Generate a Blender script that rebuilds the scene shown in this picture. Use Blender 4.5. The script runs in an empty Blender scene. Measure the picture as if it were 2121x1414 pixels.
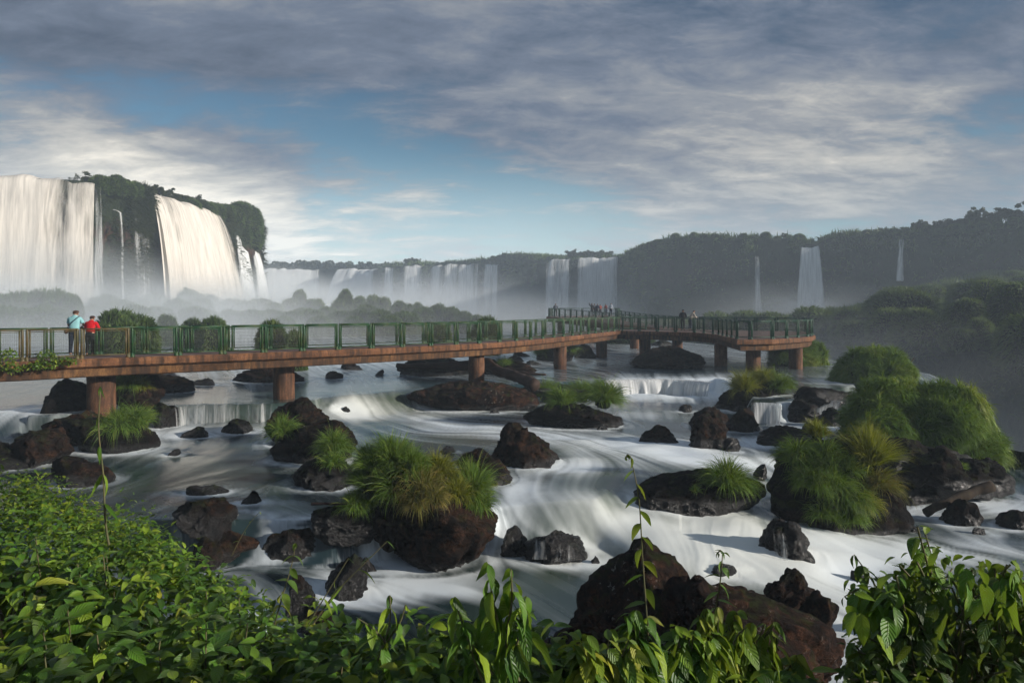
import bpy, bmesh, math, random
import numpy as np
from mathutils import Vector, Matrix
R = math.radians
random.seed(7); rng = np.random.default_rng(7)
scene = bpy.context.scene
COL = scene.collection

# ---------------------------------------------------------------- measured frame
F, CX, HY, H = 1414.0, 1060.5, 638.0, 4.0          # focal length in photo pixels, horizon row, eye height
def P(px, py, d):                                  # point seen at a pixel, d metres away
    return np.array(((px - CX) / F * d, d, H - (py - HY) / F * d))
def Wz(px, py, z):                                 # point seen at a pixel on the level z
    d = (H - z) * F / (py - HY)
    return np.array(((px - CX) / F * d, d, z))
def proj(v):
    return CX + v[:, 0] / v[:, 1] * F, HY + (H - v[:, 2]) / v[:, 1] * F

# ---------------------------------------------------------------- noise
def _h(ix, iy, iz, s):
    n = (ix.astype(np.int64) * 374761393 + iy.astype(np.int64) * 668265263 + iz.astype(np.int64) * 2147483647 * 3 + s * 1274126177) & 0xffffffff
    n = ((n ^ (n >> 13)) * 1274126177) & 0xffffffff
    n = ((n ^ (n >> 16)) * 2246822519) & 0xffffffff
    return ((n ^ (n >> 15)) & 0xffffff) / float(0xffffff)
def vnoise(p, s=0):
    f = np.floor(p); t = p - f; t = t * t * (3 - 2 * t)
    x, y, z = f[:, 0].astype(np.int64), f[:, 1].astype(np.int64), f[:, 2].astype(np.int64)
    r = 0
    for dx in (0, 1):
        wx = t[:, 0] if dx else 1 - t[:, 0]
        for dy in (0, 1):
            wy = t[:, 1] if dy else 1 - t[:, 1]
            for dz in (0, 1):
                wz = t[:, 2] if dz else 1 - t[:, 2]
                r = r + wx * wy * wz * _h(x + dx, y + dy, z + dz, s)
    return r * 2 - 1
def fbm(p, o=4, s=0, g=.5):
    a, r, t = 1., 0., 0.
    for i in range(o):
        r = r + a * vnoise(p * (2 ** i) + 17.3 * i, s + i); t += a; a *= g
    return r / t
def sstep(a, b, x):
    t = np.clip((x - a) / (b - a), 0, 1); return t * t * (3 - 2 * t)

# ---------------------------------------------------------------- object helpers
def tag(o, label=None, cat=None, group=None, kind=None):
    if label: o['label'] = label
    if cat: o['category'] = cat
    if group: o['group'] = group
    if kind: o['kind'] = kind
    return o
def mesh_np(name, v, q, mat=None, parent=None, attrs=None, uv=None, smooth=True, mats=None, midx=None):
    v = np.asarray(v, dtype=np.float32); q = np.asarray(q, dtype=np.int32)
    me = bpy.data.meshes.new(name)
    k = q.shape[1]
    me.vertices.add(len(v)); me.vertices.foreach_set('co', v.ravel())
    me.loops.add(q.size); me.loops.foreach_set('vertex_index', q.ravel())
    me.polygons.add(len(q)); me.polygons.foreach_set('loop_start', np.arange(0, q.size, k, dtype=np.int32))
    me.polygons.foreach_set('loop_total', np.full(len(q), k, dtype=np.int32))
    me.polygons.foreach_set('use_smooth', np.full(len(q), smooth, dtype=bool))
    if midx is not None: me.polygons.foreach_set('material_index', np.asarray(midx, dtype=np.int32))
    me.update(calc_edges=True)
    if uv is not None:
        l = me.uv_layers.new(name='UVMap'); l.data.foreach_set('uv', np.asarray(uv, dtype=np.float32)[q.ravel()].ravel())
    for an, ad in (attrs or {}).items():
        a = me.attributes.new(an, 'FLOAT', 'POINT'); a.data.foreach_set('value', np.asarray(ad, dtype=np.float32))
    for m in (mats or ([mat] if mat else [])): me.materials.append(m)
    o = bpy.data.objects.new(name, me); COL.objects.link(o)
    if parent is not None: o.parent = parent
    return o
def bm_obj(name, bm, mat, parent=None, smooth=True):
    me = bpy.data.meshes.new(name); bm.to_mesh(me); bm.free()
    me.materials.append(mat)
    if smooth:
        me.polygons.foreach_set('use_smooth', [True] * len(me.polygons))
    o = bpy.data.objects.new(name, me); COL.objects.link(o)
    if parent is not None: o.parent = parent
    return o
def empty(name, loc=(0, 0, 0), rz=0):
    o = bpy.data.objects.new(name, None); COL.objects.link(o)
    o.location = loc; o.rotation_euler = (0, 0, rz); return o
def dup(root, parent=None):
    r = root.copy(); COL.objects.link(r); r.parent = parent
    for ch in list(root.children):
        dup(ch, r)
    return r
def grid_q(nu, nv, off=0):
    i = np.arange(nu - 1)[:, None] * nv + np.arange(nv - 1)[None, :]
    i = i.ravel() + off
    return np.stack([i, i + nv, i + nv + 1, i + 1], 1)
def tube(pts, rad, n=10, cap=True):
    """verts, quads of a tube along pts with radii rad"""
    pts = np.asarray(pts, float); rad = np.broadcast_to(np.asarray(rad, float), (len(pts),))
    t = np.gradient(pts, axis=0); t /= np.linalg.norm(t, axis=1)[:, None] + 1e-9
    up = np.array([0, 0, 1.]) if abs(t[0, 2]) < .9 else np.array([1., 0, 0])
    V = []; 
    a = np.cross(t[0], up); a /= np.linalg.norm(a)
    for i in range(len(pts)):
        a = a - t[i] * a.dot(t[i]); a /= np.linalg.norm(a) + 1e-9
        b = np.cross(t[i], a)
        th = np.linspace(0, 2 * math.pi, n, endpoint=False)
        V.append(pts[i] + rad[i] * (np.cos(th)[:, None] * a + np.sin(th)[:, None] * b))
    V = np.concatenate(V)
    Q = []
    for i in range(len(pts) - 1):
        for j in range(n):
            k = (j + 1) % n
            Q.append((i * n + j, i * n + k, (i + 1) * n + k, (i + 1) * n + j))
    if cap:
        L = len(V); V = np.vstack([V, pts[0], pts[-1]])
        for j in range(0, n, 2):
            Q.append((L, (j + 2) % n, (j + 1) % n, j))
            m = (len(pts) - 1) * n
            Q.append((L + 1, m + j, m + (j + 1) % n, m + (j + 2) % n))
    return V, np.array(Q)
def box(x0, x1, y0, y1, z0, z1):
    v = np.array([(x, y, z) for x in (x0, x1) for y in (y0, y1) for z in (z0, z1)], float)
    q = np.array([(0, 1, 3, 2), (4, 6, 7, 5), (0, 4, 5, 1), (2, 3, 7, 6), (0, 2, 6, 4), (1, 5, 7, 3)])
    return v, q
def join(parts):
    V, Q, o = [], [], 0
    for v, q in parts:
        V.append(v); Q.append(np.asarray(q) + o); o += len(v)
    return np.vstack(V), np.vstack(Q)

# ---------------------------------------------------------------- node helpers
class NT:
    def __init__(s, nt): s.t = nt; s.n = nt.nodes; s.l = nt.links
    def add(s, kind, **kw):
        n = s.n.new(kind)
        for k, v in kw.items():
            if k.startswith('i_'):
                key = k[2:]; key = int(key) if key.isdigit() else key.replace('_', ' ')
                s.set(n.inputs[key], v)
            else: setattr(n, k, v)
        return n
    def set(s, inp, v):
        if hasattr(v, 'is_output') or isinstance(v, bpy.types.NodeSocket): s.l.new(v, inp)
        else: inp.default_value = v
    def math(s, op, a, b=None, c=None, clamp=False):
        n = s.n.new('ShaderNodeMath'); n.operation = op; n.use_clamp = clamp
        s.set(n.inputs[0], a)
        if b is not None: s.set(n.inputs[1], b)
        if c is not None: s.set(n.inputs[2], c)
        return n.outputs[0]
    def ramp(s, f, pts, interp='LINEAR'):
        n = s.n.new('ShaderNodeValToRGB'); n.color_ramp.interpolation = interp
        e = n.color_ramp.elements
        while len(e) < len(pts): e.new(.5)
        for k, (p, c) in enumerate(pts):
            e[k].position = p
            e[k].color = (c, c, c, 1) if not hasattr(c, '__len__') else (*c, 1)
        s.set(n.inputs[0], f); return n.outputs[0]
    def mix(s, f, a, b, mode='MIX'):
        n = s.n.new('ShaderNodeMix'); n.data_type = 'RGBA'; n.blend_type = mode
        s.set(n.inputs[0], f)
        s.set(n.inputs[6], (*a, 1) if isinstance(a, tuple) else a); s.set(n.inputs[7], (*b, 1) if isinstance(b, tuple) else b)
        return n.outputs[2]
    def noise(s, vec, scale, detail=4, rough=.55, dist=0., dim='3D'):
        n = s.n.new('ShaderNodeTexNoise'); n.noise_dimensions = dim
        s.set(n.inputs['Vector'], vec); n.inputs['Scale'].default_value = scale
        n.inputs['Detail'].default_value = detail; n.inputs['Roughness'].default_value = rough; n.inputs['Distortion'].default_value = dist
        return n.outputs['Fac']
    def mapv(s, vec, scale=(1, 1, 1), loc=(0, 0, 0), rot=(0, 0, 0)):
        n = s.n.new('ShaderNodeMapping'); s.set(n.inputs[0], vec)
        n.inputs['Scale'].default_value = scale; n.inputs['Location'].default_value = loc; n.inputs['Rotation'].default_value = rot
        return n.outputs[0]
    def attr(s, name):
        n = s.n.new('ShaderNodeAttribute'); n.attribute_name = name; return n.outputs['Fac']
def material(name):
    m = bpy.data.materials.new(name); m.use_nodes = True
    t = NT(m.node_tree); t.n.clear()
    out = t.add('ShaderNodeOutputMaterial')
    return m, t, out
def bsdf(t, out, col, rough=.6, spec=.5, normal=None, metal=0.):
    b = t.add('ShaderNodeBsdfPrincipled')
    t.set(b.inputs['Base Color'], (*col, 1) if isinstance(col, tuple) else col)
    t.set(b.inputs['Roughness'], rough); t.set(b.inputs['Specular IOR Level'], spec); b.inputs['Metallic'].default_value = metal
    if normal is not None: t.set(b.inputs['Normal'], normal)
    t.l.new(b.outputs[0], out.inputs['Surface']); return b
def bump(t, h, strength=.4, dist=.05):
    n = t.add('ShaderNodeBump'); n.inputs['Strength'].default_value = strength; n.inputs['Distance'].default_value = dist
    t.set(n.inputs['Height'], h); return n.outputs[0]
def pos(t): return t.add('ShaderNodeNewGeometry').outputs['Position']
def normal_z(t):
    g = t.add('ShaderNodeNewGeometry'); s = t.add('ShaderNodeSeparateXYZ'); t.l.new(g.outputs['Normal'], s.inputs[0]); return s.outputs[2]

# ---------------------------------------------------------------- materials
def rock_mat(name, dark, mid, rust, moss=.15, lichen=0.):
    m, t, out = material(name); p = pos(t)
    n1 = t.noise(p, .9, 6, .6); n2 = t.noise(p, 4.5, 8, .7); n3 = t.noise(p, 22, 4, .7)
    f = t.math('MULTIPLY_ADD', n2, .75, t.math('MULTIPLY', n1, .4))
    c = t.ramp(f, [(.42, dark), (.56, mid), (.70, rust)])
    c = t.mix(t.ramp(n3, [(.38, .25), (.62, 1.)]), (0.003, .0025, .0025), c)
    nz = normal_z(t)
    mf = t.math('MULTIPLY', t.ramp(t.noise(p, 2.3, 5, .7), [(.52, 0.), (.62, 1.)]), t.ramp(nz, [(.1, 0.), (.6, 1.)]))
    c = t.mix(t.math('MULTIPLY', mf, moss * 3, clamp=True), c, (.022, .03, .006))
    if lichen:
        lf = t.math('MULTIPLY', t.ramp(t.noise(p, 9, 6, .75), [(.60, 0.), (.64, 1.)]), t.ramp(t.noise(p, 1.4, 3), [(.5, 0.), (.58, 1.)]))
        c = t.mix(t.math('MULTIPLY', lf, lichen), c, (.22, .22, .20))
    wet = t.attr('wet')
    c = t.mix(t.math('MULTIPLY', wet, .8), c, (.006, .0055, .0055))
    rough = t.math('MULTIPLY_ADD', wet, -.55, .85)
    h = t.math('ADD', t.math('MULTIPLY', n2, 1.), t.math('MULTIPLY', n3, .35))
    vor = t.add('ShaderNodeTexVoronoi', feature='DISTANCE_TO_EDGE'); t.set(vor.inputs['Vector'], p); vor.inputs['Scale'].default_value = 1.3
    h = t.math('ADD', h, t.ramp(vor.outputs[0], [(0., -.6), (.06, 0.)]))
    bsdf(t, out, c, rough, t.math('MULTIPLY_ADD', wet, .35, .10), bump(t, h, 1., .16)); return m
M = {}
M['rock'] = rock_mat('basalt', (.003, .0026, .0026), (.013, .0085, .0065), (.065, .032, .018))
M['rock_dark'] = rock_mat('dark_basalt', (.002, .002, .0023), (.0048, .0042, .0042), (.024, .014, .009), .3)
M['rock_rust'] = rock_mat('rusty_basalt', (.004, .003, .0026), (.018, .010, .007), (.085, .038, .020), .25, 1.)

def leaf_mat(name, c0, c1, c2, veins=True, trans=.35, spec=.35):
    m, t, out = material(name); r = t.attr('rnd')
    c = t.ramp(r, [(0., c0), (.55, c1), (1., c2)])
    uvn = t.add('ShaderNodeUVMap').outputs[0]
    nrm = None
    if veins:
        s = t.add('ShaderNodeSeparateXYZ'); t.l.new(uvn, s.inputs[0])
        cx = t.math('ABSOLUTE', t.math('SUBTRACT', s.outputs[0], .5))
        w = t.math('SINE', t.math('MULTIPLY', t.math('SUBTRACT', s.outputs[1], t.math('MULTIPLY', cx, .55)), 50.))
        mid = t.ramp(cx, [(0., 1.), (.05, 0.)])
        vein = t.math('MAXIMUM', t.ramp(w, [(.82, 0.), (1., .6)]), mid)
        c = t.mix(t.math('MULTIPLY', vein, .35), c, (.16, .22, .05))
        nrm = bump(t, t.math('SUBTRACT', t.math('MULTIPLY', w, .5), mid), .6, .003)
    c = t.mix(t.ramp(t.noise(pos(t), 30, 3), [(.3, 0.), (.8, .35)]), c, (.10, .09, .012))
    b = t.add('ShaderNodeBsdfPrincipled'); t.set(b.inputs['Base Color'], c); b.inputs['Roughness'].default_value = .42
    b.inputs['Specular IOR Level'].default_value = spec
    if nrm is not None: t.set(b.inputs['Normal'], nrm)
    tr = t.add('ShaderNodeBsdfTranslucent'); t.set(tr.inputs[0], t.mix(.6, c, (.20, .26, .02)))
    mx = t.add('ShaderNodeMixShader'); mx.inputs[0].default_value = trans
    t.l.new(b.outputs[0], mx.inputs[1]); t.l.new(tr.outputs[0], mx.inputs[2]); t.l.new(mx.outputs[0], out.inputs['Surface'])
    return m
M['leaf'] = leaf_mat('broad_leaf', (.022, .085, .012), (.085, .22, .020), (.26, .38, .03))
M['leaf_yellow'] = leaf_mat('yellow_green_leaf', (.05, .13, .016), (.15, .25, .022), (.36, .37, .04))
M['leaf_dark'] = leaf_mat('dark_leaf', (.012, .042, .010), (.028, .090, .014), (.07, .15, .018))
M['leaf_small'] = leaf_mat('small_leaf', (.032, .095, .010), (.10, .20, .016), (.24, .30, .028), False)
M['grass'] = leaf_mat('grass_blade', (.045, .115, .022), (.13, .24, .038), (.36, .38, .09), False, .3, .15)
M['grass_yellow'] = leaf_mat('yellow_grass_blade', (.12, .15, .02), (.26, .27, .035), (.42, .34, .06), False, .3, .15)
M['grass_rust'] = leaf_mat('dry_grass_blade', (.09, .12, .03), (.22, .18, .05), (.36, .25, .10), False, .3, .15)
M['far_green'] = leaf_mat('far_foliage', (.020, .048, .016), (.052, .10, .028), (.13, .18, .045), False, .2, .1)
M['far_dark'] = leaf_mat('dark_far_foliage', (.006, .012, .006), (.014, .024, .009), (.035, .04, .014), False, .2, .1)

def simple(name, c0, c1, scale=8, rough=.7, spec=.4, bmp=.3, sc=(1, 1, 1)):
    m, t, out = material(name); p = t.add('ShaderNodeTexCoord').outputs['Object']
    n = t.noise(t.mapv(p, sc), scale, 6, .65)
    bsdf(t, out, t.ramp(n, [(.35, c0), (.68, c1)]), rough, spec, bump(t, n, bmp, .02)); return m
M['bark'] = simple('bark', (.02, .014, .01), (.06, .045, .03), 6, .9, .2, .8, (1, 1, .2))
M['drift'] = simple('driftwood', (.012, .007, .005), (.055, .028, .017), 3, .75, .3, .9, (.25, .25, 2.))
M['stem'] = simple('stem', (.05, .06, .02), (.11, .09, .04), 20)
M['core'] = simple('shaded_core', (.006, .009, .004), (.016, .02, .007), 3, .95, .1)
M['soil'] = simple('soil', (.012, .009, .005), (.035, .028, .012), 3, .95, .1)
M['skin'] = simple('skin', (.30, .16, .10), (.38, .22, .14), 3, .55, .3, 0)
M['hair'] = simple('brown_hair', (.03, .015, .01), (.09, .04, .022), 40, .6, .3, .5)
for nm, c in dict(teal=(.24, .48, .50), red=(.48, .012, .018), navy=(.012, .018, .035), dark=(.012, .012, .014), grey=(.10, .11, .13), tan=(.32, .29, .24),
                  brown=(.05, .025, .018), blue=(.05, .10, .2), brick=(.28, .07, .05), white=(.45, .5, .55), shoe=(.25, .25, .25)).items():
    M[nm] = simple(nm + '_cloth', tuple(x * .8 for x in c), c, 9, .85, .15, .25)

def concrete(name, face):
    m, t, out = material(name); p = pos(t)
    n1 = t.noise(p, .8, 5, .6); n2 = t.noise(t.mapv(p, (1, 1, .35)), 5, 8, .75); n3 = t.noise(p, 30, 4, .6)
    c = t.ramp(t.math('MULTIPLY_ADD', n2, .6, t.math('MULTIPLY', n1, .42)), [(.36, face[0]), (.5, face[1]), (.66, face[2])])
    c = t.mix(t.ramp(n3, [(.4, .5), (.6, 0.)]), c, (.02, .012, .008))
    streak = t.noise(t.mapv(p, (3.2, 3.2, .25)), 1.6, 4, .6)
    c = t.mix(t.ramp(streak, [(.46, 0.), (.62, .8)]), c, (.018, .012, .009))
    c = t.mix(t.ramp(t.noise(p, 13, 4, .7), [(.68, 0.), (.72, .6)]), c, (.34, .22, .14))
    bsdf(t, out, c, .85, .25, bump(t, t.math('ADD', n2, t.math('MULTIPLY', n3, .4)), .5, .03)); return m
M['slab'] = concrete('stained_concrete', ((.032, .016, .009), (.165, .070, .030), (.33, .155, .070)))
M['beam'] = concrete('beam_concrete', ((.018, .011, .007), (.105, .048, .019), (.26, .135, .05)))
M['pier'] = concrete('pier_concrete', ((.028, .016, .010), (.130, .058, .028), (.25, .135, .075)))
M['deck'] = simple('deck_paving', (.10, .065, .055), (.19, .13, .11), 4, .9, .2, .3)
def paint(name, a, b, lo=.5):
    m, t, out = material(name); p = pos(t)
    n = t.noise(t.mapv(p, (1, 1, .4)), 5, 6, .7)
    c = t.ramp(n, [(lo - .08, a), (lo + .12, b)])
    bsdf(t, out, c, .5, .4, bump(t, n, .25, .01)); return m
M['green'] = paint('green_paint', (.011, .050, .016), (.060, .066, .017), .56)
M['olive'] = paint('worn_olive_paint', (.050, .050, .016), (.095, .062, .022), .48)
M['bluegreen'] = paint('blue_green_paint', (.006, .040, .020), (.012, .055, .024), .55)
M['wire'] = paint('mesh_wire', (.015, .026, .012), (.04, .036, .018), .5)

# ---- river
m, t, out = material('river_water'); fo = t.attr('foam'); tint = t.attr('tint')
c = t.mix(tint, (.010, .028, .036), (.055, .078, .048))
nb = t.noise(t.mapv(pos(t), (1.2, .8, 1)), 1.1, 3, .5)
w = t.add('ShaderNodeBsdfPrincipled'); t.set(w.inputs['Base Color'], c); w.inputs['Roughness'].default_value = .20; w.inputs['Specular IOR Level'].default_value = .5
t.set(w.inputs['Normal'], bump(t, nb, .25, .05))
f2 = t.add('ShaderNodeBsdfPrincipled'); t.set(f2.inputs['Base Color'], t.mix(tint, (.74, .81, .85), (.80, .83, .78))); f2.inputs['Roughness'].default_value = .55; f2.inputs['Specular IOR Level'].default_value = .3
mx = t.add('ShaderNodeMixShader'); t.set(mx.inputs[0], fo); t.l.new(w.outputs[0], mx.inputs[1]); t.l.new(f2.outputs[0], mx.inputs[2]); t.l.new(mx.outputs[0], out.inputs['Surface'])
M['river'] = m
# ---- falling water: streaked, partly see-through sheet.  u across in metres, v down in metres
def fall_mat(name, col, scale=1.6, lo=.38, hi=.62, vs=.07, amax=1.):
    m, t, out = material(name)
    uv = t.add('ShaderNodeUVMap').outputs[0]; d = t.attr('dens')
    n1 = t.noise(t.mapv(uv, (scale, vs, 1)), 1., 5, .6, .15); n2 = t.noise(t.mapv(uv, (scale * 5, vs * 2.2, 1)), 1., 3, .6, .1)
    s = t.math('ADD', t.math('MULTIPLY', n1, .78), t.math('MULTIPLY', n2, .22))
    s = t.math('ADD', s, t.math('MULTIPLY', t.math('SUBTRACT', d, .5), .55))
    a = t.math('MULTIPLY', t.ramp(s, [(lo - .06, 0.), (hi + .10, 1.)], 'EASE'), amax)
    c = t.mix(t.ramp(n2, [(.35, 0.), (.65, 1.)]), tuple(x * .72 for x in col), col)
    df = t.add('ShaderNodeBsdfDiffuse'); t.set(df.inputs[0], c)
    tl = t.add('ShaderNodeBsdfTranslucent'); t.set(tl.inputs[0], c)
    m1 = t.add('ShaderNodeMixShader'); m1.inputs[0].default_value = .3; t.l.new(df.outputs[0], m1.inputs[1]); t.l.new(tl.outputs[0], m1.inputs[2])
    tp = t.add('ShaderNodeBsdfTransparent')
    mx = t.add('ShaderNodeMixShader'); t.set(mx.inputs[0], a); t.l.new(tp.outputs[0], mx.inputs[1]); t.l.new(m1.outputs[0], mx.inputs[2]); t.l.new(mx.outputs[0], out.inputs['Surface'])
    return m
M['fall'] = fall_mat('falling_water', (.88, .90, .90), .8)
M['fall_warm'] = fall_mat('sunlit_silty_water', (.86, .81, .73), .55)  # left falls: warm sunlight put into the colour, along with the brownish water
M['fall_thin'] = fall_mat('thin_falling_water', (.80, .82, .82), 1.6, .45, .75)
M['cascade'] = fall_mat('cascade_water', (.80, .82, .82), 7, .40, .66, .35)

# ---- cliffs
def cliff_mat(name, veg0, veg1, rk0, rk1, cover):
    m, t, out = material(name); p = pos(t)
    n1 = t.noise(t.mapv(p, (1, 1, .45)), .22, 7, .65); n2 = t.noise(t.mapv(p, (1, 1, .5)), 1.4, 7, .7); n3 = t.noise(t.mapv(p, (1, 1, .3)), 5, 4, .6)
    rk = t.ramp(n2, [(.35, rk0), (.65, rk1)]); vg = t.ramp(t.math('MULTIPLY_ADD', n3, .5, t.math('MULTIPLY', n2, .5)), [(.38, veg0), (.62, veg1)])
    f = t.ramp(t.math('ADD', t.math('MULTIPLY', t.attr('veg'), .6), t.math('MULTIPLY_ADD', n2, .5, t.math('MULTIPLY', n1, .6))), [(cover, 0.), (cover + .10, 1.)])
    bsdf(t, out, t.mix(f, rk, vg), .9, .15, bump(t, t.math('ADD', n2, n3), 1., .5)); return m
M['cliff_left'] = cliff_mat('left_cliff_rock', (.006, .010, .004), (.03, .042, .012), (.020, .010, .008), (.12, .05, .032), .62)
M['cliff_right'] = cliff_mat('right_cliff_rock', (.008, .013, .006), (.034, .046, .018), (.010, .009, .008), (.060, .044, .036), .62)
M['terrace'] = cliff_mat('terrace_rock', (.010, .016, .006), (.045, .06, .02), (.02, .014, .010), (.06, .035, .025), .30)
# ---------------------------------------------------------------- boulders
def ico(sub):
    bm = bmesh.new(); bmesh.ops.create_icosphere(bm, subdivisions=sub, radius=1)
    v = np.array([x.co[:] for x in bm.verts]); f = np.array([[q.index for q in x.verts] for x in bm.faces]); bm.free(); return v, f
ICO = {s: ico(s) for s in (2, 3, 4, 5, 6)}
def boulder(seed, size, sub=5, planes=13, k=16, taper=.25, peak=0., flat=1., rough=1.):
    """faceted rock filling a box of the given size (x, y, z), centred on the origin"""
    r = np.random.default_rng(seed)
    d, f = ICO[sub]
    n = r.normal(size=(planes, 3)); n /= np.linalg.norm(n, axis=1)[:, None]; h = r.uniform(.62, 1.0, planes)
    s = (np.maximum(d @ n.T, 0) / h) ** k
    s = s.sum(1) + (1 / 1.3) ** k
    v = d * (s ** (-1 / k))[:, None]
    mn, mx = v.min(0), v.max(0); v = (v - (mn + mx) / 2) / ((mx - mn) / 2)
    tz = np.clip((v[:, 2] + 1) / 2, 0, 1) ** flat
    v[:, 0] = v[:, 0] * (1 - taper * tz) + peak * tz * .8
    v[:, 1] = v[:, 1] * (1 - taper * .7 * tz)
    v = v * (np.asarray(size) / 2)
    S = float(np.mean(size)) * rough
    a = fbm(v * 1.3 / max(.6, S * .6) + seed, 4, seed) * .16 * S
    rd = 1 - np.abs(fbm(v * 2.2 / max(.5, S * .5) + 5.1 * seed, 4, seed + 9)); a2 = (rd ** 3 - .5) * .09 * S
    a3 = fbm(v * 7 + seed, 4, seed + 5) * .045 * min(1, S)
    # blocks split off along joints
    cp = r.normal(size=(46, 3)); cp /= np.linalg.norm(cp, axis=1)[:, None]; dn_ = d + np.stack([fbm(d * 2.2 + 7 * i, 3, seed + 20 + i) for i in range(3)], 1) * .35
    dd = dn_ @ cp.T; o2 = np.argsort(-dd, axis=1)[:, :2]; f1 = np.take_along_axis(dd, o2, 1); gap = f1[:, 0] - f1[:, 1]
    blk = (r.uniform(-.5, .5, 46)[o2[:, 0]] * .13 - .06 * np.exp(-(gap / .018) ** 2)) * S * min(1, rough + .2)
    v = v + d * (a * .55 + a2 * .8 + a3 + blk * .5 * (k > 8.5))[:, None]
    mn, mx = v.min(0), v.max(0)
    v = (v - (mn + mx) / 2) / ((mx - mn) / 2) * (np.asarray(size) / 2)
    return v, f
ROCKS = []          # (verts, faces, name, centre, half x, half y, water level)
def rock(x0, x1, top, base, zw, label, seed, mat='rock', dr=.75, taper=.3, peak=0., name='boulder', cat='boulder', sub=5, sink=.45, tilt=0., k=11, planes=13, group=None, rz=0., wet=.18, flat=1., rough=1.):
    k = max(k, 8) if k != 11 else 16
    w0 = Wz((x0 + x1) / 2, base, zw); wid = (x1 - x0) / F * w0[1]
    dep = wid * dr; dc = w0[1] + dep * .42
    wid = (x1 - x0) / F * dc
    zt = H - (top - HY) / F * (dc - dep * .05)
    zb = zw - sink
    v, f = boulder(seed, (wid, dep, zt - zb), sub, planes, k, taper, peak, flat, rough)
    if tilt:
        c, s = math.cos(tilt), math.sin(tilt); v[:, [0, 2]] = np.stack([v[:, 0] * c - v[:, 2] * s, v[:, 0] * s + v[:, 2] * c], 1)
    c = np.array((((x0 + x1) / 2 - CX) / F * dc, dc, (zt + zb) / 2))
    wv = v + c
    h = wv[:, 2] - zw + fbm(wv * 2.5, 3, seed) * wet * .9
    o = mesh_np(name, v, f, M[mat], attrs={'wet': 1 - sstep(wet * .5, wet * 1.6, h)})
    o.location = c; tag(o, label, cat, group)
    ROCKS.append((wv, f, o, c, wid / 2, dep / 2, zw))
    return o
L0, L1, L2 = 0., -.7, -1.5
# lower pool
rock(742, 1032, 968, 1190, L2, 'huge rounded brown boulder in midstream crowned with long drooping grass', 11, 'rock', .95, .12, .05, sub=6, k=9, flat=2.)
rock(640, 790, 1040, 1094, L1, 'black wet rock jammed against the left flank of the grass-crowned boulder', 12, 'rock_dark', .4, .15)
rock(668, 760, 1152, 1236, L2, 'small round black boulder in the white water below the grass-crowned boulder', 13, 'rock_dark', .9, .2, wet=.5)
rock(588, 652, 1188, 1278, L2, 'grey rock with water sliding down it beside the left bank shrubs', 14, 'rock_dark', .9, .2, wet=.5)
rock(600, 728, 1262, 1320, L2, 'low brown rock half hidden by the shrubs at the lower left bank', 15, 'rock', .8)
rock(540, 712, 1092, 1166, L2, 'broad brown ledge rock with thin water running down its front', 16, 'rock', .32, .05, k=14, wet=.4)
rock(398, 558, 1082, 1156, L2 + .1, 'dark brown ledge rock below the pointed rock at the left bank', 17, 'rock', .7, .1)
rock(365, 496, 1030, 1088, L1, 'pointed reddish brown rock rising from the still left pool', 18, 'rock', .8, .55, .1)
rock(388, 478, 1004, 1024, L1, 'flat black slab lying in the left pool behind the pointed rock', 19, 'rock_dark', .5, .05, sub=4)
rock(486, 541, 1014, 1043, L1, 'slim tilted dark stone in the left pool', 20, 'rock_dark', .5, .5, .5, sub=4, name='rock', cat='rock')
rock(376, 470, 1112, 1180, L2, 'rust red bank rock above the left shrubs', 21, 'rock', .8, .2)
# rocks under the middle pier
rock(548, 702, 824, 925, L1, 'craggy brown rock carrying the second pier of the footbridge', 22, 'rock', .8, .25, -.05, sub=6)
rock(560, 742, 866, 962, L1, 'long brown rock with a grass clump at its left end below the second pier', 23, 'rock', .6, .3, .1)
rock(598, 742, 944, 1014, L1, 'rounded dark rock standing in the pool with a drooping green clump above', 24, 'rock_dark', .75, .2, wet=.3)
# midstream pair
rock(990, 1163, 875, 968, L1, 'large brown humped boulder in midstream with mossy right foot', 25, 'rock', .7, .45, -.15, sub=6)
rock(944, 1062, 934, 1000, L1, 'smaller brown boulder leaning on the humped midstream boulder', 26, 'rock', .8, .3)
rock(1036, 1106, 1088, 1150, L2, 'black boulder just right of the huge grass-crowned boulder', 27, 'rock_dark', .9, .2, wet=.5)
rock(1084, 1218, 1098, 1166, L2, 'black wet boulder with white water spilling over it', 28, 'rock_dark', .8, .25, wet=.8)
# platform rocks behind
rock(842, 1118, 789, 853, L1, 'broad flat brown rock platform under the third pier', 29, 'rock_rust', .55, .1, sub=6, k=14, rough=.6)
rock(950, 1112, 741, 776, L0, 'mossy brown rock behind the third pier with driftwood lying on it', 30, 'rock', .6, .4)
rock(1083, 1294, 828, 888, L1, 'long dark rock covered with three pale green grass clumps', 31, 'rock_dark', .55, .2, sub=6)
rock(1323, 1406, 880, 918, L1, 'low dark brown rock in the current right of centre', 32, 'rock', .6, .4, -.4)
rock(1425, 1508, 860, 925, L1, 'sharp brown rock with a sloping ribbed right face', 33, 'rock', .8, .3, .1)
rock(1427, 1516, 843, 886, L1, 'brown rock behind the sharp ribbed rock', 34, 'rock', .7, .4, .2)
rock(1498, 1577, 845, 893, L1, 'blocky brown rock beside the small split cascade', 35, 'rock', .7, .1, k=14)
rock(1403, 1438, 838, 853, L1, 'small dark stone alone in the smooth water left of the brown rocks', 36, 'rock', .8, .4, sub=4, name='rock', cat='rock')
rock(1484, 1655, 796, 856, L1, 'dark rock topped by two round grass clumps below the right piers', 37, 'rock_dark', .7, .35, .1, sub=6)
rock(1622, 1704, 826, 874, L1, 'smooth black boulder right of the small split cascade', 38, 'rock_dark', .8, .25, wet=.5)
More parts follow.
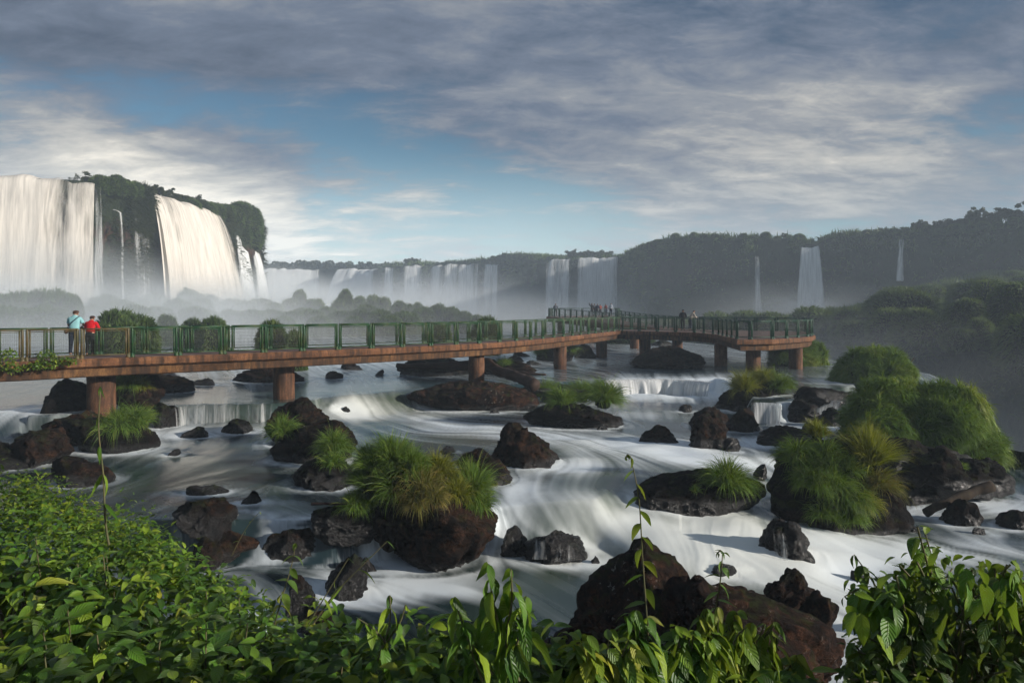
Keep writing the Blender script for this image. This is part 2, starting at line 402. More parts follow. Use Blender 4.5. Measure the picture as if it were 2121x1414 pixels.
rock(1682, 1746, 842, 884, L1, 'black wet rock between two narrow water chutes', 39, 'rock_dark', .8, .3, wet=.5)
rock(1640, 1765, 800, 836, L0 - .1, 'row of black rocks along the lip above the right chutes', 40, 'rock_dark', .5, .2, wet=.4)
rock(1562, 1700, 882, 912, L1, 'low mossy dark ledge rock behind the big grassy island', 41, 'rock_dark', .5, .3)
rock(1700, 1790, 897, 925, L1, 'flat brown ledge rock with a small yellow-green tuft', 42, 'rock', .7, .2)
rock(1308, 1582, 978, 1056, -.95, 'long smooth black rock with one tall green grass tuft', 43, 'rock_dark', .5, .12, -.05, sub=6, k=8, flat=2, rough=.5)
rock(1578, 1862, 902, 1112, L2, 'massive dark rock island shaggy with green and golden grass', 44, 'rock_dark', .75, .25, .05, sub=6)
rock(1572, 1690, 1074, 1176, L2, 'sloping black boulder with veils of water on its left side', 45, 'rock_dark', .8, .4, -.1, wet=.7)
rock(1570, 1696, 1178, 1292, L2, 'pointed mossy brown rock beside the foreground boulder', 46, 'rock', .8, .35, -.05)
rock(1640, 1734, 1216, 1328, L2, 'brown rock with a square notch leaning on the pointed mossy rock', 47, 'rock', .9, .2)
rock(1470, 1548, 1168, 1204, L2, 'small dark stone almost drowned by white water', 48, 'rock_dark', .7, .3, sub=4, wet=.6, name='rock', cat='rock')
rock(1085, 1650, 1128, 1480, L2, 'great dark peaked foreground boulder with lichen and moss', 50, 'rock_rust', .7, .62, -.13, sub=6, sink=.3, planes=10)
rock(1300, 1775, 1200, 1560, L2, 'long rust red shoulder of rock sloping right beside the peaked boulder', 51, 'rock_rust', .7, .72, -.68, sub=6, sink=.3, planes=9)
rock(1800, 1905, 1276, 1330, L2, 'dark rock glimpsed behind the right hand bush', 52, 'rock_dark', .7)
# right side
rock(1780, 2040, 908, 966, L1 - .1, 'dark craggy rock base beneath the great shaggy grass mound', 53, 'rock_dark', .6, .1, sub=6, sink=.9)
rock(1850, 1990, 920, 1012, L1 - .3, 'blocky black rock below the great grass mound', 54, 'rock_dark', .8, .2)
rock(1955, 2108, 948, 1010, L1 - .4, 'jagged dark rocks at the far right edge of the river', 55, 'rock_dark', .6, .3, .2)
rock(1842, 1965, 985, 1036, L2 + .1, 'long dark brown rock at the waterline right of the grassy island', 56, 'rock_dark', .6, .15, rough=.7)
rock(1950, 2024, 1030, 1088, L2, 'grey brown rock with the fallen log across it', 57, 'rock', .8, .3)
rock(2064, 2200, 1056, 1098, L2, 'low dark rock cut by the right edge of the river view', 58, 'rock_dark', .5, .3)
# left bank group
rock(76, 200, 782, 880, L0 - .5, 'big black shadowed rock left of the first pier', 60, 'rock_dark', .8, .1, .05)
rock(95, 250, 846, 925, L1, 'rust brown rock supporting the first pier', 61, 'rock_rust', .8, .3, .1, sub=6)
rock(140, 325, 862, 940, L1, 'dark undercut rock with a bright green grass fringe', 62, 'rock_dark', .7, .15)
rock(8, 148, 888, 965, L1, 'grey brown rock touching the left bank shrubs', 63, 'rock', .8, .3, .1)
rock(-120, 60, 905, 980, L1, 'dark brown rock at the left edge behind the shrubs', 64, 'rock_dark', .8, .3, .1)
rock(100, 240, 942, 1006, L1, 'rounded brown rock at the waterline left of the still pool', 65, 'rock', .7, .12, k=9)
rock(225, 335, 768, 845, L0, 'brown rock with hanging grass just right of the first pier', 66, 'rock', .7, .3)
rock(285, 402, 768, 812, L0, 'brown rock under the walkway tapering into the river', 67, 'rock', .6, .4, -.3)
rock(255, 338, 805, 858, L0 - .2, 'wet brown rock at the lip of the left ledge', 68, 'rock', .8, .3)
rock(310, 368, 832, 886, L1, 'black rock wrapped in a smooth curl of water', 69, 'rock_dark', .9, .3, wet=.6)
rock(368, 436, 882, 904, L1, 'low black stone in front of the left ledge fall', 70, 'rock_dark', .6, .3, .2, sub=4, name='rock', cat='rock')
rock(459, 530, 867, 896, L1, 'pointed black stone at the foot of the left ledge fall', 71, 'rock_dark', .7, .6, .0, sub=4, name='rock', cat='rock')
rock(300, 372, 765, 779, L0, 'grey brown rock under the walkway shadow', 72, 'rock', .7, .3, sub=4)
# upstream
rock(486, 637, 750, 791, L0, 'broad brown rock behind the second pier', 73, 'rock', .6, .45, .1)
rock(392, 452, 783, 797, L0, 'long low wet rock in the upstream current', 74, 'rock_dark', .5, .2, -.5, sub=4)
rock(672, 712, 768, 784, L0, 'small dark upstream stone right of the second pier', 75, 'rock_dark', .7, .2, .4, sub=4, name='rock', cat='rock')
rock(700, 752, 748, 765, L0, 'brown upstream stone just below the walkway edge', 76, 'rock', .7, .3, sub=4, name='rock', cat='rock')
rock(777, 796, 765, 777, L0, 'tiny pointed stone in the open upstream water', 77, 'rock_dark', .8, .5, sub=3, name='rock', cat='rock')
rock(820, 985, 738, 778, L0, 'dark rock heap behind the walkway left of the third pier', 78, 'rock_dark', .5, .4, .3)
rock(1188, 1236, 711, 741, L0, 'dark triangular rock standing between the fourth and fifth piers', 79, 'rock_dark', .7, .75, 0.)
rock(1110, 1196, 712, 748, L0, 'dark rock with hanging grass behind the fourth pier', 80, 'rock_dark', .7, .2)
rock(1062, 1100, 727, 738, L0, 'small dark rock upstream left of the fourth pier', 81, 'rock_dark', .6, .5, -.3, sub=4)
rock(1044, 1088, 736, 748, L0, 'rounded brown rock upstream left of the fourth pier', 82, 'rock', .7, .3, .3, sub=4)
rock(1082, 1125, 746, 755, L0, 'flat dark rock upstream beside the fourth pier', 83, 'rock_dark', .7, .3, sub=4)
rock(1305, 1462, 716, 763, L0, 'low broad brown rock shelf below the sixth pier', 84, 'rock', .6, .55, -.15, rough=.6)
rock(1060, 1250, 795, 812, L0 - .1, 'dark ledge rock along the lip left of the middle fall', 85, 'rock_dark', .5, .1, wet=.4, rough=.5)
rock(1345, 1400, 702, 716, L0, 'distant low rocks behind the sixth pier', 86, 'rock_dark', .6, .4, sub=4)
for i, (a, b, tp, bs, l_, lb) in enumerate(((905, 945, 924, 936, L1, 'tiny drowned stone left of the humped boulder'), (1560, 1590, 960, 972, L1, 'small wet stone above the long smooth black rock'), (1010, 1040, 846, 856, L1, 'small black stone at the foot of the flat platform rock'), (690, 730, 842, 862, L1, 'small wet rock at the left of the green chute'), (345, 385, 928, 942, L1, 'small wet stone in the left pool foam'),
    (1236, 1262, 878, 890, L1, 'little stone at the right foot of the long tufted rock'), (1655, 1690, 872, 890, L1, 'little black rock before the right chutes'), (1750, 1790, 858, 880, L1, 'black rock tucked under the great grass mound'), (1490, 1535, 905, 925, L1, 'low stone right of the sharp ribbed rock'), (1880, 1912, 1088, 1102, L2, 'small stone in white water right of the grassy island'), (2010, 2050, 1092, 1106, L2, 'small dark stone below the fallen log'), (1760, 1800, 1180, 1200, L2, 'dark stone almost covered by the right hand white water'), (1215, 1245, 1150, 1166, L2, 'small black stone right of the black wet boulder'), (748, 790, 1150, 1180, L2, 'black stone in the shadow of the huge boulder'))):
    rock(a, b, tp, bs, l_, lb, 130 + i, 'rock_dark', .7, .3, sub=4, wet=.4, name='rock', cat='rock')
for i, (a, b, tp, bs) in enumerate([(665, 760, 678, 688), (735, 790, 685, 695), (860, 930, 674, 684), (905, 945, 684, 694), (590, 640, 690, 701), (955, 990, 672, 681), (405, 470, 672, 688), (300, 380, 675, 690), (480, 520, 678, 692), (790, 830, 676, 684)]):
    rock(a, b, tp, bs, L0, 'low dark rock seen through the walkway railing, breaking the upstream river', 90 + i, 'rock_dark', .6, .4, sub=4, group='low rocks in the river behind the railing')

# ---------------------------------------------------------------- river sheet
NR, NC = 800, 1200
ys = 7.6 * np.exp(np.linspace(0, math.log(330 / 7.6), NR)); ts = np.linspace(-1.10, 1.36, NC)
Y = np.repeat(ys[:, None], NC, 1); X = Y * ts[None, :]
def poly_sd(poly, X, Y):
    """signed distance to a closed polygon, positive inside"""
    shp = X.shape; x, y = X.ravel(), Y.ravel(); d = np.full(x.shape, 1e9); ins = np.zeros(x.shape, bool)
    for (ax, ay), (bx, by) in zip(poly, poly[1:] + poly[:1]):
        ex, ey = bx - ax, by - ay; t = np.clip(((x - ax) * ex + (y - ay) * ey) / (ex * ex + ey * ey + 1e-9), 0, 1)
        d = np.minimum(d, (x - ax - t * ex) ** 2 + (y - ay - t * ey) ** 2)
        c = ((ay > y) != (by > y)) & (x < (bx - ax) * (y - ay) / (by - ay + 1e-12) + ax); ins ^= c
    d = np.sqrt(d); return np.where(ins, d, -d).reshape(shp)
POLY0 = [(-400, 25.5), (-19, 25.5), (-17.2, 25.5), (-14.6, 28), (-10, 28.3), (-8.1, 29.6), (-6.1, 31), (-4.6, 32.5), (-1.5, 35), (5.1, 38), (11.3, 38), (11.4, 33), (9.9, 28.6), (11., 28.3), (12.3, 29.2), (13.6, 30.2), (15, 32), (20, 38), (40, 45), (400, 60), (400, 900), (-400, 900)]
POLY1 = [(-400, 15.2), (-7.6, 15.0), (-3.9, 14.9), (-.3, 15.9), (1.9, 16.1), (3.7, 16.0), (5.8, 16.5), (7.1, 18.3), (8.1, 20.3), (9.4, 22.5), (12, 23.2), (14, 24.2), (18, 25.5), (60, 27), (400, 30), (400, 900), (-400, 900)]
RIM = [(-400, -5), (70, -5), (70, 19), (25, 20.5), (17.2, 23.6), (18.6, 30), (23, 37), (27.5, 44), (27, 55), (24, 75), (17, 100), (6, 150), (-12, 230), (-20, 400), (-400, 400)]
nz = fbm(np.stack([X.ravel() * .5, Y.ravel() * .5, X.ravel() * 0], 1), 3, 4).reshape(X.shape) * .35
s0 = poly_sd(POLY0, X, Y) + nz * .6; s1 = poly_sd(POLY1, X, Y) + nz * .5
w0 = np.where((X > -8.5) & (X < -3.5), 1.3, .22); w0 = np.where(X < -18.2, .9, w0)
w1 = .25 + .4 * sstep(-.6, 0, X) + 3.3 * sstep(1.9, 3.4, X) * (1 - sstep(9.5, 12, X)) + .5 * sstep(13, 16, X)
lvl = L2 + .8 * sstep(-1, 1, s1 / w1) + .7 * sstep(-1, 1, s0 / w0)
# flow, from arrows measured in the photograph's water
AR = [((60, 820), (20, 870), 0), ((450, 760), (500, 800), 0), ((620, 740), (700, 790), 0), ((760, 780), (780, 830), 0), ((430, 830), (425, 845), 0), ((900, 730), (1000, 736), 0), ((1100, 770), (1180, 776), 0),
      ((1350, 770), (1345, 785), 0), ((1480, 740), (1420, 770), 0), ((1650, 770), (1730, 800), 0), ((30, 880), (-60, 890), 1), ((330, 900), (290, 940), 1), ((450, 920), (340, 960), 1), ((560, 1000), (350, 1020), 1), ((330, 1040), (300, 1080), 1), ((520, 1060), (560, 1085), 1),
      ((800, 860), (900, 885), 1), ((960, 900), (1060, 885), 1), ((1000, 860), (1200, 905), 1), ((1250, 920), (1400, 950), 1), ((1400, 940), (1560, 950), 1), ((1330, 830), (1300, 860), 1), ((1500, 930), (1640, 960), 1), ((1180, 960), (1080, 1020), 1), ((1100, 1000), (1130, 1070), 1),
      ((1150, 1020), (1260, 1080), 1), ((1260, 960), (1180, 1000), 1), ((1650, 900), (1560, 930), 1), ((1750, 880), (1640, 895), 1), ((1540, 910), (1600, 960), 1), ((1590, 990), (1640, 1060), 1), ((1660, 1060), (1720, 1120), 2), ((1300, 1060), (1400, 1090), 1), ((1400, 1100), (1320, 1140), 2), ((1500, 1100), (1440, 1180), 2),
      ((1560, 1100), (1500, 1180), 2), ((1740, 1120), (1900, 1140), 2), ((1900, 1130), (2121, 1150), 2), ((1500, 1200), (1700, 1230), 2), ((1700, 1200), (1900, 1240), 2), ((2080, 1050), (1900, 1090), 2), ((1930, 1050), (1840, 1110), 2), ((1120, 1180), (1180, 1200), 2), ((780, 1200), (950, 1240), 2),
      ((640, 1190), (720, 1270), 2), ((900, 1230), (1060, 1260), 2), ((1050, 1240), (1120, 1330), 2), ((1200, 1110), (1280, 1160), 2), ((1700, 1330), (1760, 1400), 2), ((560, 1170), (600, 1220), 2)]
LV = (L0, L1, L2)
num = np.zeros(X.shape + (2,)); den = np.zeros(X.shape)
for a, b, l in AR:
    A, B = Wz(*a, LV[l]), Wz(*b, LV[l]); u = (B - A)[:2]; u /= np.linalg.norm(u); c = (A + B)[:2] / 2
    r = .10 * c[1] + .4
    w = 1 / (((X - c[0]) ** 2 + ((Y - c[1]) * .7) ** 2) / r ** 2 + .5) ** 1.6
    num += w[..., None] * u; den += w
w = sstep(42, 60, Y) * 50
num += w[..., None] * np.array((.35, -.9)); den += w
V = num / den[..., None]
nearrock = np.zeros(X.shape); wake = np.zeros(X.shape)
for wv, f_, o_, c, hx, hy, zw in ROCKS:
    r0 = 1.4 * max(hx, hy) + 1.5
    m_ = (np.abs(X - c[0]) < hx + 2.2) & (np.abs(Y - c[1]) < hy + 2.2)
    if not m_.any(): continue
    dx, dy = (X[m_] - c[0]) / hx, (Y[m_] - c[1]) / hy
    q = np.sqrt(dx * dx + dy * dy) + 1e-6
    nx, ny = dx / q / hx, dy / q / hy; nn = np.sqrt(nx * nx + ny * ny); nx, ny = nx / nn, ny / nn
    dist = (q - 1) * min(hx, hy)
    wgt = np.exp(-np.maximum(dist, 0) / .45)
    v = V[m_]; dn = v[:, 0] * nx + v[:, 1] * ny
    v = v - (wgt * dn)[:, None] * np.stack([nx, ny], 1); V[m_] = v
    nearrock[m_] = np.maximum(nearrock[m_], np.exp(-np.maximum(dist - .03, 0) / .18))
    wake[m_] = np.maximum(wake[m_], np.exp(-np.maximum(dist, 0) / .6) * np.clip(dn, 0, 1))
V /= np.linalg.norm(V, axis=2)[..., None] + 1e-9
# line integral convolution of noise along the flow
dS = math.log(ys[1] / ys[0]); dT = ts[1] - ts[0]
gs = V[..., 1] / Y / dS; gt = (V[..., 0] - ts[None, :] * V[..., 1]) / Y / dT
P3 = np.stack([X.ravel(), Y.ravel(), np.zeros(X.size)], 1)
N1 = (vnoise(P3 * 9, 1) * .5 + vnoise(P3 * 4.5, 2) * .7 + vnoise(P3 * 16, 5) * .35).reshape(X.shape); N2 = (vnoise(P3 * 2.0, 3) + .5 * vnoise(P3 * 1.1, 6)).reshape(X.shape)
def bil(A, i, j):
    i = np.clip(i, 0, NR - 1.001); j = np.clip(j, 0, NC - 1.001); a = i.astype(np.int32); b = j.astype(np.int32); u = i - a; v = j - b
    return A[a, b] * (1 - u) * (1 - v) + A[a + 1, b] * u * (1 - v) + A[a, b + 1] * (1 - u) * v + A[a + 1, b + 1] * u * v
def near(A, i, j): return A[np.clip(np.rint(i), 0, NR - 1).astype(np.int32), np.clip(np.rint(j), 0, NC - 1).astype(np.int32)]
gi, gj = np.meshgrid(np.arange(NR, dtype=float), np.arange(NC, dtype=float), indexing='ij')
lic1 = N1.copy(); lic2 = N2.copy(); cnt = 1.
step = np.clip(Y * .0075, .05, .6)
for sg in (1, -1):
    i, j = gi.copy(), gj.copy()
    for k in range(26):
        vs, vt = near(gs, i, j), near(gt, i, j)
        i = i + sg * vs * step; j = j + sg * vt * step
        wk = 1 - (k / 26) ** 2
        lic1 += wk * bil(N1, i, j); lic2 += wk * bil(N2, i, j); cnt += wk
lic1 = lic1 / lic1.std(); lic2 = lic2 / lic2.std()
# foam amounts, (px, py, level, radius in px x, y, amount)
FO = [(60, 885, 1, 70, 14, .8), (330, 900, 1, 60, 20, .55), (300, 930, 1, 60, 14, .4), (450, 890, 1, 130, 12, .4), (430, 830, 0, 90, 14, .1), (500, 770, 0, 260, 30, .12), (900, 740, 0, 200, 25, .25), (800, 800, 0, 60, 20, .05),
      (850, 868, 1, 120, 16, .75), (730, 862, 1, 60, 14, .8), (980, 890, 1, 120, 16, .6), (1150, 905, 1, 120, 18, .6), (1300, 925, 1, 130, 22, .85), (1450, 945, 1, 130, 22, .8), (1170, 965, 1, 120, 20, .7), (1080, 1010, 1, 60, 25, .7), (1060, 1050, 1, 40, 25, .5), (1200, 1040, 1, 90, 30, .5),
      (1370, 818, 1, 110, 12, 1.), (1500, 815, 1, 60, 12, .7), (1310, 860, 1, 80, 10, .35), (1560, 910, 1, 80, 10, .55), (1700, 885, 1, 90, 12, .7), (1600, 940, 1, 60, 12, .7), (1620, 1020, 1, 30, 40, .35), (1690, 1090, 2, 50, 40, .9), (1640, 1060, 2, 30, 30, .6), (1400, 1140, 2, 130, 35, .95), (1320, 1120, 2, 60, 20, .8), (1500, 1120, 2, 80, 40, .9),
      (1560, 1180, 2, 160, 50, .95), (1750, 1160, 2, 160, 40, .95), (1950, 1140, 2, 200, 30, .8), (2080, 1050, 2, 80, 25, .8), (1900, 1060, 2, 80, 20, .7), (1750, 1260, 2, 120, 60, .75), (1480, 1250, 2, 60, 30, .4), (690, 1200, 2, 60, 30, .8), (780, 1220, 2, 120, 35, .8), (900, 1220, 2, 120, 25, .55), (1140, 1165, 2, 90, 12, .8), (1200, 1140, 2, 50, 12, .6),
      (1040, 1130, 2, 25, 25, .4), (560, 1290, 2, 100, 50, .5), (1370, 1050, 1, 90, 30, -.55), (1180, 1075, 1, 80, 14, -.3), (790, 838, 0, 80, 12, -.6), (1450, 760, 0, 200, 14, -.2), (420, 980, 1, 150, 30, -.04), (1200, 1250, 2, 100, 50, -.05), (1740, 1390, 2, 80, 60, .6), (1720, 790, 0, 60, 8, .4), (1560, 780, 0, 80, 8, .3)]
base = .05 + .20 * sstep(26, 50, Y)
for px, py, l, rx, ry, a in FO:
    c = Wz(px, py, LV[l]); u0 = c[1] - Wz(px, py + ry, LV[l])[1]; sx = rx / F * c[1]
    base = base + a * np.exp(-((X - c[0]) / sx) ** 2 - ((Y - c[1]) / max(u0, .2)) ** 2)
slope = np.gradient(lvl, axis=0) / np.gradient(Y, axis=0)
base = np.minimum(base, 1.1)
FR = fbm(P3 * np.array((6., 3.5, 1)), 3, 19).reshape(X.shape)
calm = 1 - .5 * np.exp(-((X - 3.) / 4.) ** 2 - ((Y - 16.5) / 2.4) ** 2) - .4 * np.exp(-((X + 6) / 3.) ** 2 - ((Y - 31) / 2.) ** 2)
foam = base + calm * (lic1 * .125 + lic2 * .05) * (.4 + np.minimum(base, 1) * .9) + wake * .22 * (Y < 40) + nearrock * (.30 + .12 * lic2 + .25 * FR) * (Y < 40) + .10 * FR * np.clip(base, 0, .8)
foam = foam - .35 * np.clip(slope * .8, 0, .5) * (X > -9) * (X < 9)
foam = np.clip(foam, 0, 1); foam = foam * foam * (3 - 2 * foam)
turb = np.clip(base, 0, 1)
zz = lvl + turb * (lic2 * .008 + lic1 * .003) + (1 - turb) * lic2 * .004 * np.clip(Y / 15, 1, 3) - .05 * wake
lowf = fbm(P3 * np.array((.55, .8, 1)), 2, 12).reshape(X.shape)
zz = zz + turb * lowf * .13
tint = np.clip(.25 + lowf * .5 + .5 * np.exp(-((X + 6) / 2.5) ** 2 - ((Y - 31) / 2.) ** 2) + .7 * np.exp(-((X - 3.5) / 3.) ** 2 - ((Y - 15.5) / 3.) ** 2), 0, 1) * sstep(40, 28, Y) if False else np.clip(.25 + lowf * .5 + .9 * np.exp(-((X + 6) / 2.5) ** 2 - ((Y - 31) / 2.) ** 2) + .8 * np.exp(-((X - 3.5) / 3.) ** 2 - ((Y - 15.5) / 3.) ** 2), 0, 1) * (1 - sstep(33, 40, Y))
inside = poly_sd(RIM, X, Y)
q = grid_q(NR, NC); q = q[:, ::-1]
cc = inside.ravel()[q].mean(1)
q = q[cc > 0]
used = np.zeros(NR * NC, bool); used[q.ravel()] = True; remap = np.cumsum(used) - 1
vv = np.stack([X.ravel(), Y.ravel(), zz.ravel()], 1)
# water rolls over the rim into the gorge
ri = np.exp(-np.maximum(inside.ravel(), 0) / .8); vv[:, 2] -= ri * .5 * (Y.ravel() > 30)
river = mesh_np('river', vv[used], remap[q], M['river'], attrs={'foam': foam.ravel()[used], 'tint': tint.ravel()[used]})
tag(river, kind='structure')

# ---------------------------------------------------------------- picking a surface seen at a pixel
RV = np.concatenate([r[0] for r in ROCKS]); RPX, RPY = proj(RV)
def pick(px, py, tol=5., dflt=None):
    m_ = (np.abs(RPX - px) < tol) & (np.abs(RPY - py) < tol) & (RV[:, 1] > 1)
    if not m_.any():
        if tol < 40: return pick(px, py, tol * 1.8, dflt)
        return dflt
    d = RV[m_, 1]; return float(np.percentile(d, 8))

# ---------------------------------------------------------------- grass
def blades(root, dirn, length, width, droop, seg=5, rs=None, curl=0.):
    """ribbons from root points; each bends over under its weight"""
    n = len(root); rs = rs or rng
    d = dirn / (np.linalg.norm(dirn, axis=1)[:, None] + 1e-9)
    side = np.cross(d, rs.normal(size=(n, 3))); side /= np.linalg.norm(side, axis=1)[:, None] + 1e-9
    p = root.copy(); V = np.zeros((n, seg + 1, 2, 3)); sl = length / seg
    for k in range(seg + 1):
        wd = width * (1 - (k / seg) ** 1.6) + width * .08
        V[:, k, 0] = p - side * wd[:, None] / 2; V[:, k, 1] = p + side * wd[:, None] / 2
        p = p + d * sl[:, None]
        d = d + np.array((0, 0, -1.)) * (droop * (k + 1) / seg)[:, None]; d /= np.linalg.norm(d, axis=1)[:, None]
    base_ = (np.arange(n) * (seg + 1) * 2)[:, None]
    k = np.arange(seg)[None, :] * 2
    Q = np.stack([base_ + k, base_ + k + 1, base_ + k + 3, base_ + k + 2], 2).reshape(-1, 4)
    rnd = np.repeat(rs.random(n), (seg + 1) * 2)
    return V.reshape(-1, 3), Q, rnd
def tuft(px, py, rpx, label, mat='grass', n=1100, tall=1., droop=.55, d=None, wid=.016, up=.35, group=None, squash=1., dx=0.):
    rpx = rpx * 1.12; n = int(n * 1.25)
    dd = pick(px, py + rpx * .3, dflt=d) if d is None else d
    r = rpx / F * dd; c = P(px, py + rpx * .25, dd + r * .25)
    a = rng.normal(size=(n, 3)); a /= np.linalg.norm(a, axis=1)[:, None]; a[:, 2] = np.abs(a[:, 2]) * 1.1 + up * .3
    a /= np.linalg.norm(a, axis=1)[:, None]
    root = a * r * .38 * np.array((squash, 1, .8)); dirn = a + np.array((dx, 0, up)) + rng.normal(size=(n, 3)) * .22
    jt = np.stack([fbm(a * 2.3 + px, 2, 41 + i) for i in range(3)], 1); dirn = dirn + jt * 1.1
    ln = r * rng.uniform(.45, 1.1, n) * tall * np.where(rng.random(n) < .06, 1.35, 1) * (1 + .45 * fbm(a * 2. + py, 2, 9))
    V_, Q, rd = blades(root, dirn, ln, np.full(n, wid) * rng.uniform(.6, 1.3, n), droop * rng.uniform(.6, 1.4, n), 6)
    o = mesh_np('grass_clump', V_, Q, M[mat], attrs={'rnd': np.clip(rd * .8 + rng.normal(0, .08, len(rd)) * 0, 0, 1)})
    o.location = c
    cv, cf = ICO[3]
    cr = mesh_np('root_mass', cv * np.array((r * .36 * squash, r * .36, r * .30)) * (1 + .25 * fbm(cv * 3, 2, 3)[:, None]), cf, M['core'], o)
    tag(o, label, 'grass', group); return o
def grass_cover(mask_fn, n, label, mat, ln=.5, droop=.6, wid=.012, up=.3, name='grass_clump', noisef=.8):
    """grass growing from the parts of the rocks that mask_fn picks"""
    V_, F_, o = [], [], 0
    for wv, f_, ob, c, hx, hy, zw in ROCKS:
        m_ = mask_fn(wv, ob)
        if m_ is None: continue
        ff = f_[m_[f_].all(1)]
        if len(ff): V_.append(wv); F_.append(ff + o); o += len(wv)
    V_ = np.concatenate(V_); F_ = np.concatenate(F_)
    a, b, c = V_[F_[:, 0]], V_[F_[:, 1]], V_[F_[:, 2]]
    nr = np.cross(b - a, c - a); ar = np.linalg.norm(nr, axis=1); nr /= ar[:, None] + 1e-12
    cl = np.clip(.55 + 1.4 * fbm(a * noisef * 2.2, 3, 31), .03, 2)
    k = rng.choice(len(F_), n, p=ar * cl / (ar * cl).sum()); u = rng.random((n, 2)); s = u.sum(1) > 1; u[s] = 1 - u[s]
    root = a[k] + (b - a)[k] * u[:, :1] + (c - a)[k] * u[:, 1:]
    jit = np.stack([fbm(root * 1.7, 2, 41 + i) for i in range(3)], 1)
    dirn = nr[k] + np.array((0, 0, up)) + jit * 1.6 + rng.normal(size=(n, 3)) * .16
    L_ = ln * rng.uniform(.6, 1.3, n) * (.7 + .6 * np.clip(fbm(root * 1.3, 2, 55) + .5, 0, 1))
    v, q_, rd = blades(root, dirn, L_, np.full(n, wid) * rng.uniform(.6, 1.3, n), droop * rng.uniform(.6, 1.4, n), 6)
    tone = np.repeat(np.clip(.45 + 1.1 * fbm(root * 1.1, 3, 61), 0, 1), 14)
    cen = root.mean(0); o = mesh_np(name, v - cen, q_, M[mat], attrs={'rnd': np.clip(rd * .45 + tone * .6, 0, 1)}); o.location = cen
    tag(o, label, 'grass'); return o
T = tuft
for px_, py_, r_, lb_ in ((775, 965, 44, 'left head of the tall upright grass on the huge boulder'), (812, 950, 50, 'tallest middle head of the upright grass on the huge boulder'), (850, 968, 42, 'right head of the tall upright grass on the huge boulder'), (762, 1000, 40, 'lower left head of the upright grass on the huge boulder'), (815, 992, 46, 'front head of the upright grass on the huge boulder')):
    T(px_, py_, r_ * .9, lb_, 'grass', 1700, 1.1, .35, up=.8, wid=.015, d=14.9)
T(765, 1035, 46, 'dark green tuft hanging over the left flank of the huge boulder', 'grass', 1300, 1., .8)
T(815, 1010, 50, 'green tuft drooping below the tall grass bush on the huge boulder', 'grass', 1400, 1., .7)
T(868, 1010, 52, 'straw-tipped tuft hanging down the middle of the huge boulder', 'grass_rust', 1500, 1.15, .85)
T(905, 975, 48, 'yellow-green tuft on the crest of the huge boulder', 'grass_yellow', 1200, 1., .6)
T(975, 1010, 52, 'bright green tuft on the right shoulder of the huge boulder', 'grass', 1500, 1.1, .6, up=.5)
T(945, 1020, 36, 'small yellow tuft beside the bare rock on the huge boulder', 'grass_yellow', 800, 1., .6)
T(990, 1040, 34, 'light green tuft at the far right of the huge boulder', 'grass', 800, 1.2, .8)
T(845, 965, 40, 'green tuft just right of the tall grass bush on the huge boulder', 'grass', 900, 1., .6)
T(586, 892, 36, 'green and straw tuft at the left end of the long brown rock', 'grass', 1000, 1., .6)
T(612, 912, 24, 'little green tuft hanging beside the straw tuft below the second pier', 'grass', 500, 1., .7)
T(690, 925, 40, 'bushy green tuft on the dark rock below the second pier', 'grass', 1300, 1., .7)
T(688, 958, 26, 'trailing lower end of the bushy green tuft on the dark rock', 'grass', 500, 1.2, .9)
T(245, 878, 44, 'bright green fringe of grass drooping over the undercut left rock', 'grass', 1400, 1., .9)
T(285, 868, 34, 'bright green grass reaching right over the white water by the undercut rock', 'grass', 900, 1.1, .8)
T(265, 795, 36, 'green grass hanging just right of the first pier', 'grass', 1200, 1., .8)
T(292, 800, 24, 'yellowing grass hanging beside the green grass at the first pier', 'grass_yellow', 600, 1., .8)
T(1132, 812, 34, 'leftmost pale tuft on the long dark rock before the middle fall', 'grass', 1200, 1., .6)
T(1165, 828, 36, 'blue-green tuft hanging in front on the long dark rock', 'grass', 1300, 1., .8)
T(1250, 820, 42, 'big yellow-green tuft at the right end of the long dark rock', 'grass', 1700, 1., .7)
T(1205, 812, 34, 'pale tuft between the front and the right tufts of the long dark rock', 'grass', 1000, 1., .6)
T(1542, 800, 36, 'round pale green tuft at the left of the dark rock below the piers', 'grass_yellow', 1300, 1., .7)
T(1612, 796, 36, 'low spreading tuft at the right of the dark rock below the piers', 'grass', 1200, 1., .7)
T(1580, 782, 28, 'upright tuft in front of the eighth pier', 'grass_yellow', 800, 1., .5)
T(1505, 998, 44, 'tall green tuft alone on the long smooth black rock', 'grass', 1500, 1.35, .8, up=.6)
T(1440, 1014, 13, 'tiny green sprig on the long smooth black rock', 'grass', 120, 1., .5)
T(1693, 896, 26, 'small yellow-green tuft behind the grassy island', 'grass_yellow', 700, 1., .5, up=.5)
T(1802, 900, 22, 'round little yellow-green tuft between the island and the great mound', 'grass_yellow', 600, 1., .4, up=.5, d=22.5)
T(1652, 945, 46, 'dark green tuft on the left shoulder of the grassy island', 'grass', 1500, 1., .8)
T(1712, 945, 42, 'green tuft at the top centre of the grassy island', 'grass', 1300, 1., .7)
T(1690, 1000, 48, 'long green tuft hanging down the left front of the grassy island', 'grass', 1600, 1.1, .9)
T(1745, 1030, 46, 'grass curtain low on the front of the grassy island', 'grass', 1600, 1.1, .95)
T(1755, 965, 34, 'dark tuft with a straw heart in the middle of the grassy island', 'grass', 900, 1., .7)
T(1800, 950, 50, 'spiky golden grass standing at the right top of the grassy island', 'grass_yellow', 2000, 1.25, .35, up=.8)
T(1815, 1000, 38, 'rust gold grass hanging at the right side of the grassy island', 'grass_rust', 1400, 1.2, .7)
T(1790, 1040, 34, 'olive tuft at the lower right of the grassy island', 'grass_yellow', 900, 1.1, .9)
